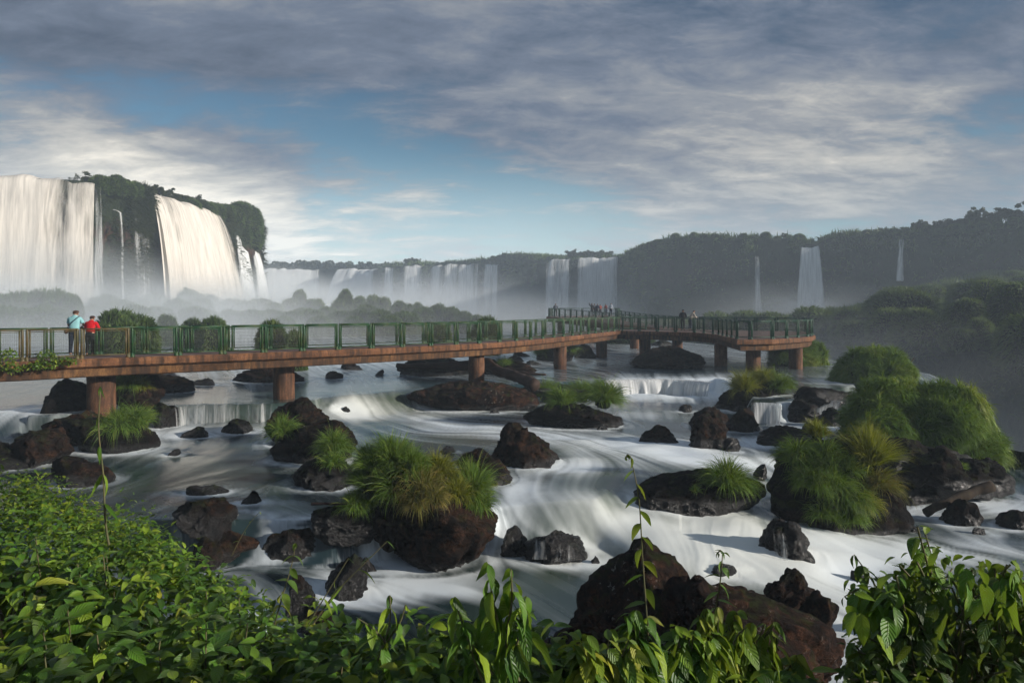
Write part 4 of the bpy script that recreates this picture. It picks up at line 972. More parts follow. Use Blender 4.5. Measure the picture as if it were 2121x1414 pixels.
# ---------------------------------------------------------------- the near bank
def edge_px(px):   # outline of the bank shrubs against the river, and how far away it stands
    xs = [-300, 0, 90, 180, 260, 330, 400, 470, 560, 640, 700, 770, 850, 950, 1050, 1150, 1300, 1500, 1650, 1760, 1850, 2121, 2500]
    ye = [880, 935, 955, 1020, 1045, 1075, 1108, 1135, 1175, 1245, 1300, 1320, 1300, 1290, 1310, 1350, 1375, 1370, 1390, 1360, 1340, 1330, 1330]
    de = [8, 6.8, 6.6, 6.2, 6.0, 5.6, 5.2, 4.9, 4.4, 3.9, 3.5, 3.3, 3.2, 3.2, 3.2, 3.1, 3.0, 3.0, 3.0, 3.0, 3.0, 3.1, 3.2]
    return np.interp(px, xs, ye), np.interp(px, xs, de)
# ground under the shrubs
gx = np.linspace(-22, 22, 160); gy = np.linspace(-6, 12, 120); GX, GY = np.meshgrid(gx, gy, indexing='ij')
def bank_edge_y(x):
    pxs = np.linspace(-300, 2500, 200); ye, de = edge_px(pxs); xw = (pxs - CX) / F * de
    k = np.argsort(xw); return np.interp(x, xw[k], de[k])
def ground_z(x, y):
    e = bank_edge_y(x); g0 = 1.75 + .12 * np.sin(x * 1.3) + .05 * x * (x < 0) * 0
    return g0 - 4.4 * sstep(-.1, 3.2, y - e + .25) - .12 * np.clip(y - e + 2, 0, 2)
GZ = ground_z(GX.ravel(), GY.ravel()) + fbm(np.stack([GX.ravel(), GY.ravel(), GX.ravel() * 0], 1) * 1.1, 4, 8) * .12
gr = mesh_np('ground', np.stack([GX.ravel(), GY.ravel(), GZ], 1), grid_q(160, 120), M['soil']); tag(gr, kind='structure')

# leaf shape: pointed oval, folded on the midrib, tip curling down
def leaf_proto(nl, nw, wid=.5, curl=.5, fold=.25, wavy=.02):
    t = np.linspace(0, 1, nl + 1); w = wid * np.sin(math.pi * t ** .8) ** .85 * (1 - .25 * t) * .5; w[-1] = 0.004; w[0] = .01
    s = np.linspace(-1, 1, nw + 1)
    V_, U = [], []
    for a, b in zip(t, w):
        z = -curl * a * a * .5; y = a * (1 - .12 * curl * a)
        for q in s: V_.append((q * b, y, z + abs(q) * b * fold + wavy * math.sin(a * 22 + q) * abs(q) * .3)); U.append((.5 + q * .5, a))
    return np.array(V_), grid_q(nl + 1, nw + 1), np.array(U)
PROTO = {'near': [leaf_proto(8, 4, .50, c, f, w_) for c, f, w_ in ((.3, .25, .03), (.8, .35, .04), (1.2, .15, .03))], 'long': [leaf_proto(9, 4, .38, c, f, w_) for c, f, w_ in ((.9, .2, .05), (1.3, .4, .06))], 'small': [leaf_proto(4, 2, .5, c, .3, 0) for c in (.3, .8)], 'bamboo': [leaf_proto(6, 2, .16, c, .3, 0) for c in (.3, .9)]}
class Leaves:
    def __init__(s): s.b = {}
    def add(s, kind, p, yaw, pitch, size, roll=0., tone=None):
        s.b.setdefault(kind, []).append((p[0], p[1], p[2], yaw, pitch, size, roll, rng.random() if tone is None else tone))
    def build(s, name, mat, parent=None):
        V_, Q, U, A, o = [], [], [], [], 0
        for kind, L_ in s.b.items():
            L_ = np.array(L_); pr = PROTO[kind]; which = rng.integers(0, len(pr), len(L_))
            for k, (pv, pq, pu) in enumerate(pr):
                l = L_[which == k]
                if not len(l): continue
                v = pv[None] * l[:, 5][:, None, None]
                cr, sr = np.cos(l[:, 6])[:, None], np.sin(l[:, 6])[:, None]
                x, y, z = v[..., 0] * cr + v[..., 2] * sr, v[..., 1], -v[..., 0] * sr + v[..., 2] * cr
                cp, sp = np.cos(l[:, 4])[:, None], np.sin(l[:, 4])[:, None]; y, z = y * cp - z * sp, y * sp + z * cp
                cy, sy = np.cos(l[:, 3])[:, None], np.sin(l[:, 3])[:, None]; x, y = x * cy - y * sy, x * sy + y * cy
                w = np.stack([x, y, z], 2) + l[:, None, :3]
                V_.append(w.reshape(-1, 3)); Q.append((pq[None] + (np.arange(len(l)) * len(pv))[:, None, None]).reshape(-1, 4) + o); o += len(l) * len(pv)
                U.append(np.tile(pu, (len(l), 1))); A.append(np.repeat(l[:, 7], len(pv)))
        if not V_: return None
        return mesh_np(name, np.concatenate(V_), np.concatenate(Q), M[mat], parent, attrs={'rnd': np.concatenate(A)}, uv=np.concatenate(U))
def shoot_leaves(Lv, kind, base, top, n, size, yaw0=None, droop=.2, jit=.35, tone=None):
    base, top = np.array(base), np.array(top); yaw = rng.uniform(0, 6.28) if yaw0 is None else yaw0
    for k in range(n):
        u = 1 - .8 * k / n; p = base + (top - base) * u; s = size * (.45 + .75 * (k / n)) if n > 2 else size
        for e in (0, math.pi):
            Lv.add(kind, p, yaw + e + rng.normal() * .25, (.55 - .9 * k / n - droop) + rng.normal() * jit, s * rng.uniform(.8, 1.15), rng.normal() * .35, tone if tone is None else np.clip(tone + rng.normal() * .15, 0, 1))
        yaw += 1.57 + rng.normal() * .2
# mass of the bank undergrowth, in three belts by leaf size
U1, U2, U3, U4, U5 = Leaves(), Leaves(), Leaves(), Leaves(), Leaves(); stems = []
nsh = 0
while nsh < 3500:
    px = rng.uniform(-330, 1800 if rng.random() < .8 else 2450); strip = rng.random() < .22
    if strip: px = rng.uniform(640, 1680)
    ye, de = edge_px(px)
    d = de * (rng.random() ** .75); d = max(d, 1.15)
    if strip: d = rng.uniform(2.5, de)
    x = (px - CX) / F * d
    if not strip and rng.random() > min(1, (d / 5.) ** 1.7 + .07): continue
    nsh += 1
    q = d / de
    # canopy: rises a little from the near frame edge towards the outline
    zc = H - (ye - HY) / F * de
    znear = 2.64
    z = znear + (zc - znear) * sstep(.15, 1., q) + rng.normal() * .06 - .04 + .08 * math.sin(x * 3 + d * 2) - ((.12 if px < 650 else .05) if q > .93 else 0) + (rng.uniform(0, .17) if strip and px < 1180 else 0) + .07 * (px < 350)
    gz = float(ground_z(np.array(x), np.array(d)))
    top = (x + rng.normal() * .04, d + rng.normal() * .04, z); base = (x, d, max(gz, z - .7))
    big = d < 4.1
    if big:
        sz = (rng.uniform(.14, .24) if d < 3.5 else rng.uniform(.11, .18)) * (.7 if px > 1680 else 1); pick_ = rng.random(); shoot_leaves(U4 if pick_ < .16 else (U5 if pick_ < .36 else U1), 'long' if pick_ < .12 else 'near', (base[0], base[1], z - .38), top, 4, sz, jit=.3, droop=.35)
    elif d < 5.0: shoot_leaves(U2, 'near' if rng.random() < .4 else 'small', (x, d, z - .3), top, 4, rng.uniform(.075, .12))
    else: shoot_leaves(U3, 'small', (x, d, z - .35), top, 5, rng.uniform(.065, .105))
    if rng.random() < .1 and big: stems.append(tube([base, ((base[0] + top[0]) / 2 + .02, base[1], (base[2] + top[2]) / 2), top], [.005, .004, .003], 5, False))
# lower filling layer so that no ground shows
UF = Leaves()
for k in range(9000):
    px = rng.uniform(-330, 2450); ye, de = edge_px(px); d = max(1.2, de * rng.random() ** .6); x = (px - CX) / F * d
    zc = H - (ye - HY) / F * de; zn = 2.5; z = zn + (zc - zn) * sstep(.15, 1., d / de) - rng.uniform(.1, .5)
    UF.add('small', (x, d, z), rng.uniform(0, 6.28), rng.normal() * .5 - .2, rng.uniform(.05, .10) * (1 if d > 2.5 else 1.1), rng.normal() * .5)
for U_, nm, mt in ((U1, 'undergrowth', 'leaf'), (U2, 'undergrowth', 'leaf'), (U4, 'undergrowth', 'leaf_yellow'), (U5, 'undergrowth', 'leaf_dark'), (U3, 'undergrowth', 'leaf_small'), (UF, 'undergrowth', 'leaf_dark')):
    o = U_.build(nm, mt); tag(o, kind='stuff')
v, q = join(stems); o = mesh_np('undergrowth_stems', v, q, M['stem']); tag(o, kind='stuff')

def plant(name, label, stems_, mat='leaf', cat='plant', d=3., group=None, stem_r=.004):
    """stems_: list of (pixel polyline, leaf spec) ; spec = (kind, step px, size m, mode)"""
    p0 = P(*stems_[0][0][0], d); root = empty(name, p0); tag(root, label, cat, group)
    Lv = Leaves(); tb = []
    for pts, kind, n, size, mode in stems_:
        wp = smooth_line([P(px, py, d + (dd if False else 0)) for px, py in pts], 2); wp = wp + np.stack([fbm(wp * 2 + 3 * i, 2, i) for i in range(3)], 1) * .03 * np.array((0, 1.5, 0)) - p0
        tb.append(tube(wp, np.linspace(stem_r, stem_r * .45, len(wp)), 6, False))
        s = np.concatenate([[0], np.cumsum(np.linalg.norm(np.diff(wp, axis=0), axis=1))])
        for k in range(n):
            u = s[-1] * (1 - k / max(1, n) * .92); c = np.array([np.interp(u, s, wp[:, i]) for i in range(3)])
            sz = size * (min(1, .5 + k * .2)) * rng.uniform(.85, 1.15)
            if mode == 'pair':
                y0 = rng.normal() * .4 + (math.pi / 2 if k % 2 else .4)
                for e in (0, math.pi): Lv.add(kind, c, y0 + e + rng.normal() * .25, -.45 + rng.normal() * .25, sz, rng.normal() * .3)
            elif mode == 'droop':
                for e in (0, math.pi): Lv.add(kind, c, math.pi / 2 * (1 if k % 2 else .6) + e + rng.normal() * .5, -.85 + rng.normal() * .3, sz, rng.normal() * .5)
            elif mode == 'alt':
                Lv.add(kind, c, (math.pi / 2 if k % 2 else -math.pi / 2) + rng.normal() * .35, -.55 + rng.normal() * .35, sz, rng.normal() * .4)
    o = Lv.build('foliage', mat, root)
    v, q = join(tb); mesh_np('stem', v, q, M['stem'], root)
    return root
plant('climbing_sprig', 'tall thin leafy sprig rising in front of the peaked foreground boulder', [([(1345, 1400), (1340, 1250), (1330, 1120), (1322, 1020), (1305, 945)], 'near', 15, .085, 'alt'), ([(1305, 945), (1298, 938), (1296, 946)], 'small', 3, .03, 'pair')], 'leaf_yellow', d=2.7)
plant('climbing_sprig', 'shorter thin sprig right of the tall one against white water', [([(1470, 1300), (1484, 1240), (1492, 1190), (1495, 1142)], 'near', 9, .075, 'alt'), ([(1495, 1142), (1490, 1136), (1486, 1142)], 'small', 4, .04, 'pair')], 'leaf', d=2.8)
plant('leafy_shrub', 'shrub with large drooping yellow-green leaves below the huge boulder', [([(1075, 1414), (1045, 1330), (1020, 1250), (1012, 1168)], 'long', 8, .15, 'droop'), ([(1045, 1330), (1062, 1250), (1058, 1178)], 'long', 6, .13, 'droop'), ([(1060, 1370), (1085, 1290), (1090, 1235)], 'long', 5, .15, 'droop'), ([(1020, 1400), (965, 1320), (940, 1240)], 'long', 6, .15, 'droop'), ([(1000, 1414), (975, 1350), (962, 1300)], 'long', 4, .14, 'droop')], 'leaf', d=2.3, stem_r=.006)
plant('leafy_shrub', 'young dark shrub with hanging leaves left of the drooping yellow-green shrub', [([(770, 1400), (800, 1320), (808, 1280), (805, 1238)], 'long', 6, .115, 'droop'), ([(800, 1330), (830, 1290), (838, 1256)], 'long', 4, .10, 'droop'), ([(800, 1330), (765, 1300), (740, 1285)], 'near', 4, .10, 'pair')], 'leaf', d=2.6, stem_r=.005)
for k, (px, py, lb) in enumerate(((1250, 1300, 'bright shrub at the lower left foot of the peaked boulder'), (1330, 1265, 'glossy shrub in front of the middle of the peaked boulder'), (1420, 1290, 'shrub with broad leaves below the short sprig'), (1480, 1245, 'pale green shrub around the base of the short sprig'), (1540, 1255, 'yellow-green drooping shrub on the right of the peaked boulder'), (1600, 1310, 'rightmost yellow drooping shrub over the rust red rock'))):
    st = []
    for j in range(9):
        dx = rng.uniform(-70, 70); st.append(([(px + dx * .2, 1440), (px + dx * .6, py + 75), (px + dx, py + abs(dx) * .5 + rng.uniform(0, 25))], 'long' if k % 2 else 'near', 6, rng.uniform(.12, .165), 'droop' if k > 2 else 'pair'))
    plant('leafy_shrub', lb, st, 'leaf_yellow' if k in (0, 3, 4, 5) else 'leaf', d=2.35 + .08 * k, group='shrubs in front of the peaked boulder', stem_r=.005)
# right hand bush: an inner crown on many twigs
def bush(name, label, crown, d, n, size, mat, base, kind='near'):
    p0 = P(*base, d); root = empty(name, p0); tag(root, label, 'bush'); Lv = Leaves(); tb = []
    for k in range(n):
        cx, cy, rx, ry = crown[rng.integers(len(crown))]
        a, rr = rng.uniform(0, 6.28), rng.random() ** .5; px, py = cx + rx * rr * math.cos(a), cy + ry * rr * math.sin(a)
        dd = d + rng.uniform(-.35, .45); c = P(px, py, dd) - p0
        if k % 4 == 0:
            b = P(base[0] + rng.normal() * 60, base[1] + 30, d + rng.normal() * .1) - p0
            tb.append(tube(smooth_line([b, (b + c) / 2 + (0, 0, .05), c], 2), [.005] * 9, 5, False) if False else tube(smooth_line([b, (b + c) / 2 + np.array((0, 0, .06)), c], 1), .004, 5, False))
        for e in range(4):
            Lv.add(kind, c - np.array((0, 0, .035 * e)) + rng.normal(size=3) * .012, rng.uniform(0, 6.28), -.3 - .18 * e + rng.normal() * .3, size * (.6 + .2 * e) * rng.uniform(.8, 1.2), rng.normal() * .4, np.clip(rng.normal(.45, .25), 0, 1))
    Lv.build('foliage', mat, root); v, q = join(tb); mesh_np('twigs', v, q, M['stem'], root); return root
bush('leafy_bush', 'dense dark green bush filling the lower right corner', [(2040, 1250, 120, 90), (2000, 1330, 190, 90), (1900, 1230, 60, 70), (1880, 1330, 90, 80), (2150, 1300, 120, 150), (1950, 1400, 200, 60), (1800, 1390, 60, 50)], 2.9, 620, .088, 'leaf_dark', (2020, 1460))
bush('leafy_bush', 'lighter leafy sprays on the top of the lower right bush', [(1905, 1135, 38, 45), (1990, 1160, 50, 30), (2090, 1170, 50, 25), (1800, 1215, 40, 30), (1850, 1200, 30, 40)], 2.75, 60, .095, 'leaf', (1960, 1400))
bush('leafy_bush', 'small bright bush at the foot of the dark right bush', [(1820, 1290, 50, 30), (1790, 1350, 40, 30), (1860, 1270, 40, 25)], 3.1, 80, .07, 'leaf', (1850, 1440), 'small')
plant('leafy_branch', 'thin branch with drooping leaves reaching left from the right bush', [([(1880, 1320), (1830, 1240), (1790, 1180), (1765, 1145)], 'near', 7, .10, 'droop'), ([(1830, 1250), (1780, 1210), (1745, 1232)], 'near', 4, .085, 'droop')], 'leaf_dark', d=2.7)
plant('bamboo_twig', 'single thin bamboo stem with narrow hanging leaves in front of the first pier', [([(222, 1130), (215, 1060), (208, 980), (204, 900), (207, 800)], 'bamboo', 5, .13, 'droop')], 'leaf', d=3.4, stem_r=.006)
plant('grass_stalk', 'thin curving grass stalk with narrow blades before the round black boulder', [([(650, 1290), (690, 1230), (740, 1180), (802, 1120)], 'bamboo', 5, .12, 'alt'), ([(640, 1290), (670, 1240), (722, 1155)], 'bamboo', 3, .10, 'alt')], 'leaf', d=2.9, stem_r=.0035)
plant('leafy_sprig', 'bright yellow-green sprig standing above the left shrubs near the ledge rocks', [([(570, 1290), (590, 1220), (605, 1170), (612, 1125)], 'near', 6, .085, 'pair')], 'leaf_yellow', d=3.3)
plant('leafy_sprig', 'thin seed-headed sprig leaning right above the left shrubs', [([(480, 1150), (500, 1110), (515, 1085), (537, 1060)], 'small', 4, .04, 'alt')], 'leaf_small', d=4.2, stem_r=.003)
# weeds on the walkway's edge
for k, (px, py, rx, ry, n, lb) in enumerate(((12, 740, 24, 18, 70, 'leafy weed on the deck edge at the far left'), (98, 745, 22, 20, 90, 'rounded leafy weed growing from the deck edge near the teal shirt'), (70, 757, 20, 6, 40, 'low creeping weed under the left railing'), (140, 748, 26, 7, 50, 'mossy weed on the deck edge below the red jacket'), (25, 762, 22, 8, 40, 'creeping weed trailing over the left end of the slab'))):
    d = 2588 / (744 - 638) + .0; d = 22.7 + (px / 239) * 2.2 - .06; c0 = P(px, py, d); Lv = Leaves()
    for j in range(n * 3):
        a, rr = rng.uniform(0, 6.28), rng.random() ** .5; p = np.array((math.cos(a) * rr * rx / F * d, rng.normal() * .10, math.sin(a) * rr * ry / F * d))
        Lv.add('small', p, rng.uniform(0, 6.28), rng.normal() * .6 - .2, rng.uniform(.09, .15), rng.normal() * .5)
    o = Lv.build('weed', 'leaf_small'); o.location = c0; tag(o, lb, 'weed')
# ---------------------------------------------------------------- cliffs
def wall(name, line, ztop, zbot, amp, mat, du=.8, dv=.8, seed=0, batter=.06, ledge=1.5, back=40):
    p = dense(smooth_line(line, 2), du); n = len(p); s = np.linspace(0, 1, n)
    t_ = np.gradient(p, axis=0); t_ /= np.linalg.norm(t_, axis=1)[:, None]; nr = np.stack([t_[:, 1], -t_[:, 0]], 1)
    k = np.ones(9) / 9; nr = np.stack([np.convolve(np.pad(nr[:, i], 4, 'edge'), k, 'valid') for i in range(2)], 1)
    zt = np.array([ztop(*a) for a in p]); nv = int((zt.max() - zbot) / dv)
    rows = []
    for b in (back, back * .4, 8, 3, 1.2): rows.append((np.full(n, -b), zt + .0))
    for j in range(nv + 1):
        f = j / nv; z = zt + (zbot - zt) * f; rows.append((batter * (zt - z), z))
    O = np.stack([r[0] for r in rows], 1); Z = np.stack([r[1] for r in rows], 1)
    X_ = p[:, :1] + nr[:, :1] * O; Y_ = p[:, 1:] + nr[:, 1:] * O
    P_ = np.stack([X_.ravel(), Y_.ravel(), Z.ravel()], 1)
    dn = fbm(P_ * np.array((.10, .10, .05)), 4, seed) * amp * 1.6 + fbm(P_ * np.array((.35, .35, .3)), 4, seed + 3) * amp * .6 + (1 - np.abs(fbm(P_ * np.array((.5, .5, .12)), 3, seed + 7)) * 2) * amp * .25
    dn = dn.reshape(O.shape); face = np.arange(O.shape[1]) >= 4
    hh = (zt[:, None] - Z); strat = np.sin(hh * 1.15 + fbm(P_ * .06, 2, seed + 9).reshape(O.shape) * 3) * .35 * amp * .5
    X_ = X_ + nr[:, :1] * (dn + strat) * face; Y_ = Y_ + nr[:, 1:] * (dn + strat) * face
    Z = Z + np.where(face, 0, 1) * fbm(P_ * .25, 3, seed + 11).reshape(O.shape) * .8
    h = (zt[:, None] - Z)
    veg = np.clip(1 - h / 7., 0, 1) * .9 + .25 * np.clip((h - 12) / 8, 0, 1) + .2
    v = np.stack([X_.ravel(), Y_.ravel(), Z.ravel()], 1)
    o = mesh_np(name, v, grid_q(*O.shape), M[mat], attrs={'veg': veg.ravel()}); tag(o, kind='structure')
    return o, v.reshape(*O.shape, 3), nr
LW = [(-170, 80), (-110, 92), (-85, 99), (-77, 101.5), (-66, 105.5), (-63.4, 110), (-62.6, 117), (-61.8, 126), (-61, 137), (-59.8, 147), (-57.5, 154), (-58, 161), (-66, 168), (-90, 178), (-160, 200)]
left_cliff, LV_, LN = wall('cliff', LW, lambda x, y: 23.6, -1.5, 1.1, 'cliff_left', .6, .6, 1, .02)
FW = [(-260, 300), (-200, 335), (-134, 350), (-98, 353), (-93, 346), (-86, 346), (-64, 338), (-61, 330)]
far_cliff, FV_, FN = wall('cliff', FW, lambda x, y: 24.0, -2, 1.6, 'cliff_right', 1.6, 1.6, 2, .05)
RW = [(-70, 352), (-62, 335), (-58, 322), (-45, 312), (-21, 303), (-2, 294), (14, 273), (28, 269), (43, 266), (43, 240), (44, 210), (58, 198), (74, 194), (88, 190), (100, 182), (112, 172), (125, 160), (150, 148), (200, 140)]
def zt_r(x, y): return 23.6 + 2.6 * math.exp(-((x + 2) / 12) ** 2) * (y > 280) - .3 * (y > 262) * (x > 10) + 1.0 * math.exp(-((x - 52) / 14) ** 2) * (y < 215) - 1.9 * math.exp(-((x - 84) / 3.2) ** 2) + max(0, x - 112) * .10
right_cliff, RV_, RN = wall('cliff', RW, zt_r, -38, 1.9, 'cliff_right', .9, .9, 3, .05)
# terrace between the right cliff and the gorge
bs = dense([(52, 198, 2), (74, 192, -1.5), (88, 188, -.5), (100, 180, 6.5), (112, 170, 12), (125, 158, 13.5), (150, 146, 15), (190, 138, 17)], 1.2); N_ = len(bs)
ed = np.array([(20, 168, -1), (30, 150, 0), (41, 124, 1.5), (47.5, 100, 2.4), (48.5, 85, 2.6), (48.5, 76, 1.9), (48.5, 69, 1.4), (50, 60, 1.2), (60, 44, 1), (90, 30, 1)]); ed = dense(ed, .9)
ed = np.stack([np.interp(np.linspace(0, 1, 260), np.linspace(0, 1, len(ed)), ed[:, i]) for i in range(3)], 1); bsr = np.stack([np.interp(np.linspace(0, 1, 260), np.linspace(0, 1, N_), bs[:, i]) for i in range(3)], 1)
na, nb_ = 90, 56; TV = np.zeros((260, na + nb_, 3)); vg = np.zeros((260, na + nb_))
tt = np.gradient(ed[:, :2], axis=0); tt /= np.linalg.norm(tt, axis=1)[:, None]; en = np.stack([tt[:, 1], -tt[:, 0]], 1)
for j in range(na):
    f = j / (na - 1); TV[:, j] = bsr + (ed - bsr) * f; TV[:, j, 2] = bsr[:, 2] + (ed[:, 2] - bsr[:, 2]) * (1 - (1 - f) ** 1.5); vg[:, j] = .8
q_ = TV[:, :na].reshape(-1, 3); bump_ = fbm(q_ * .12, 4, 71) * 1.5 + np.abs(fbm(q_ * .3, 3, 72)) * 1.2 - .5; endf = sstep(0, .1, np.tile(np.linspace(0, 1, na), 260)) * (1 - .6 * sstep(.85, 1, np.tile(np.linspace(0, 1, na), 260)))
TV[:, :na, 2] += (bump_ * endf).reshape(260, na)
for j in range(nb_):
    f = (j + 1) / nb_; TV[:, na + j, :2] = ed[:, :2] + en * (f * 5 * 1.0); TV[:, na + j, 2] = TV[:, na - 1, 2] - 39 * f; vg[:, na + j] = .55 - .5 * f
q_ = TV[:, na:].reshape(-1, 3); dn = (fbm(q_ * np.array((.13, .13, .07)), 4, 81) * 4 + fbm(q_ * .45, 3, 82) * 1.4).reshape(260, nb_)
TV[:, na:, :2] += en[:, None, :] * dn[..., None] * np.minimum(1, np.arange(1, nb_ + 1) / 5)[None, :, None]
terr = mesh_np('terrain', TV.reshape(-1, 3), grid_q(260, na + nb_), M['terrace'], attrs={'veg': vg.ravel()}); tag(terr, kind='structure')
# gorge wall below the river's rim, and the water at the bottom
rim = dense([(72, 17), (45, 19.5), (25, 20.8), (17.4, 23.7), (18.8, 30), (23.2, 37), (27.7, 44), (27.2, 55), (24.2, 75), (17.2, 100), (6.2, 150), (-11.8, 230), (-20, 330)], 1.)
rn = np.gradient(rim, axis=0); rn /= np.linalg.norm(rn, axis=1)[:, None]; rn = np.stack([rn[:, 1], -rn[:, 0]], 1)
GVv = np.zeros((len(rim), 30, 3))
for j in range(30):
    GVv[:, j, :2] = rim + rn * (-.4 + j * .22); GVv[:, j, 2] = -.9 - 37 * (j / 29)
GVv[..., :2] += rn[:, None, :] * np.minimum(1, np.arange(30) / 4)[None, :, None] * (fbm(GVv.reshape(-1, 3) * .25, 4, 91) * 2).reshape(len(rim), 30, 1)
gw = mesh_np('gorge_wall', GVv.reshape(-1, 3), grid_q(len(rim), 30), M['cliff_right'], attrs={'veg': np.full(len(rim) * 30, .3)}); tag(gw, kind='structure')
v = np.array([(-400, -80, -37), (400, -80, -37), (400, 520, -37), (-400, 520, -37)], float); o = mesh_np('gorge_water', v, np.array([[0, 1, 2, 3]]), M['river'], attrs={'foam': np.full(4, .5), 'tint': np.full(4, .3)}); tag(o, kind='structure')

# ---------------------------------------------------------------- vegetation far off
def scatter_hang(V3, nr_keep, n, ln, wid, mat, droop, seed, zmin=-99, up=.1, dens_s=.15, ymin=0):
    a = V3[:-1, :-1].reshape(-1, 3); b = V3[1:, :-1].reshape(-1, 3); c = V3[:-1, 1:].reshape(-1, 3)
    nn = np.cross(b - a, c - a); ar = np.linalg.norm(nn, axis=1); nn /= ar[:, None] + 1e-9
    nn *= np.where(nn[:, 1] > .0, -1, 1)[:, None] * np.where(np.abs(nn[:, 2]) > .85, np.sign(nn[:, 2]) * np.where(nn[:, 1] > 0, -1, 1), 1)[:, None]
    w = ar * nr_keep(a) * np.clip(.35 + 2.6 * fbm(a * dens_s * np.array((1, 1, .6)), 3, seed), .01, 2.5)
    k = rng.choice(len(a), n, p=w / w.sum()); u = rng.random((n, 2)); rt = a[k] + (b - a)[k] * u[:, :1] + (c - a)[k] * u[:, 1:]
    d_ = nn[k] + np.array((0, 0, up)) + rng.normal(size=(n, 3)) * .35
    v_, q_, rd = blades(rt, d_, ln * rng.uniform(.5, 1.4, n), wid * rng.uniform(.5, 1.4, n), np.full(n, droop), 3)
    tone = np.repeat(np.clip(.4 + 2.0 * fbm(rt * .22, 4, seed + 5), 0, 1), 8)
    o = mesh_np('hanging_vegetation', v_, q_, M[mat], attrs={'rnd': np.clip(rd * .4 + tone * .6, 0, 1)}); tag(o, kind='stuff'); return o
scatter_hang(RV_, lambda a: ((a[:, 0] > 10) & (a[:, 2] > -6) & (a[:, 0] < 140)) * (.14 + .86 * (a[:, 2] > 20)), 42000, 1.9, .34, 'far_green', .9, 5, dens_s=.3)
scatter_hang(RV_, lambda a: ((a[:, 0] <= 10) & (a[:, 2] > 14)) * 1., 9000, 2.2, .5, 'far_green', .9, 6)
scatter_hang(LV_, lambda a: ((a[:, 1] > 104) & (a[:, 1] < 172) & (a[:, 0] > -65.5) & ~((a[:, 1] > 116.5) & (a[:, 1] < 140))) * np.where(a[:, 2] > 17, 1., .16), 26000, 1.7, .17, 'far_dark', .9, 7)
scatter_hang(TV[:, :], lambda a: ((a[:, 1] > 55) & (a[:, 0] < 140) & (a[:, 2] > -22)) * np.where(a[:, 2] < 0, .8, 1.), 90000, 1.15, .16, 'far_green', .8, 8, up=.25, dens_s=.22)
def dome(seed, h=1., n=2600, ln=.34, wid=.045, mat='far_green'):
    root = empty('grassy_bush', (0, 0, 0)); d0_, f = ICO[3]; v = np.sign(d0_) * np.abs(d0_) ** .86 * (1 + .16 * fbm(d0_ * 1.5 + seed, 2, seed))[:, None] * np.array((.92, .92, .92 * h)); v[:, 2] += .55 * h
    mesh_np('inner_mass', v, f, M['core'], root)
    a, b, c = v[f[:, 0]], v[f[:, 1]], v[f[:, 2]]; nn = np.cross(b - a, c - a); ar = np.linalg.norm(nn, axis=1); nn /= ar[:, None]
    w = ar * (nn[:, 2] > -.6); k = rng.choice(len(f), n, p=w / w.sum()); u = rng.random((n, 2)); s = u.sum(1) > 1; u[s] = 1 - u[s]
    rt = a[k] + (b - a)[k] * u[:, :1] + (c - a)[k] * u[:, 1:]
    jit = np.stack([fbm(rt * 2.2, 2, 41 + i + seed) for i in range(3)], 1)
    v_, q_, rd = blades(rt, nn[k] + jit * 1.2 + np.array((0, 0, .05)) + rng.normal(size=(n, 3)) * .2, ln * .75 * rng.uniform(.5, 1.2, n), wid * rng.uniform(.5, 1.4, n), rng.uniform(.7, 1.2, n), 3)
    tone = np.repeat(np.clip(.45 + 1.1 * fbm(rt * 1.6, 3, 61 + seed), 0, 1), 8)
    mesh_np('grass_cover', v_, q_, M[mat], root, attrs={'rnd': np.clip(rd * .45 + tone * .6, 0, 1)}); return root
DOMES = [dome(501), dome(502, 1.25), dome(503, .8), dome(504, 1.6)]; used_d = set()
def put_dome(k, loc, r, h, label, group, rz=None):
    o = DOMES[k]
    if k in used_d: o = dup(o)
    used_d.add(k); o.location = loc; o.scale = (r, r * rng.uniform(.9, 1.2), r * h); o.rotation_euler = (0, 0, rng.uniform(0, 6.28) if rz is None else rz)
    tag(o, label, 'bush', group); return o
def dome_px(px, top, rpx, d, k=0, label='', group=None, base=-.3):
    r = rpx / F * d; x = (px - CX) / F * d; zt = H - (top - HY) / F * d; hh = {0: 1.40, 1: 1.75, 2: 1.12, 3: 2.24}[k]
    hn = max(.5, (zt - base)) / (hh * r) * .93
    return put_dome(k, (x, d, base), r, hn, label, group)
# near islands seen over and through the railing
for px, tp, rp, d, k, lb in ((212, 672, 22, 52, 0, 'small dark round bush left of the green island behind the red jacket'), (245, 646, 40, 55, 0, 'tallest dome of the green grassy island right of the red jacket'), (290, 658, 38, 54, 2, 'right dome of the green grassy island behind the walkway'), (262, 668, 38, 50, 2, 'front dome of the green grassy island behind the walkway'), (395, 664, 26, 66, 2, 'small green bush over the railing left of the brown-topped one'),
        (440, 661, 34, 64, 2, 'brown and green bush over the railing'), (563, 665, 30, 45, 1, 'lone tall grassy bush rising behind the railing'), (612, 690, 20, 44, 2, 'little grassy bush seen through the railing at the foot of the lone tall bush'), (346, 655, 22, 72, 0, 'hazy round bush behind the railing'), (905, 676, 30, 62, 2, 'low bush seen through the railing before the walkway rises'), (1005, 662, 30, 58, 2, 'dark bush behind the railing where the walkway rises'), (1290, 697, 60, 80, 2, 'low green island under the far walkway')):
    dome_px(px, tp, rp, d, k, lb)
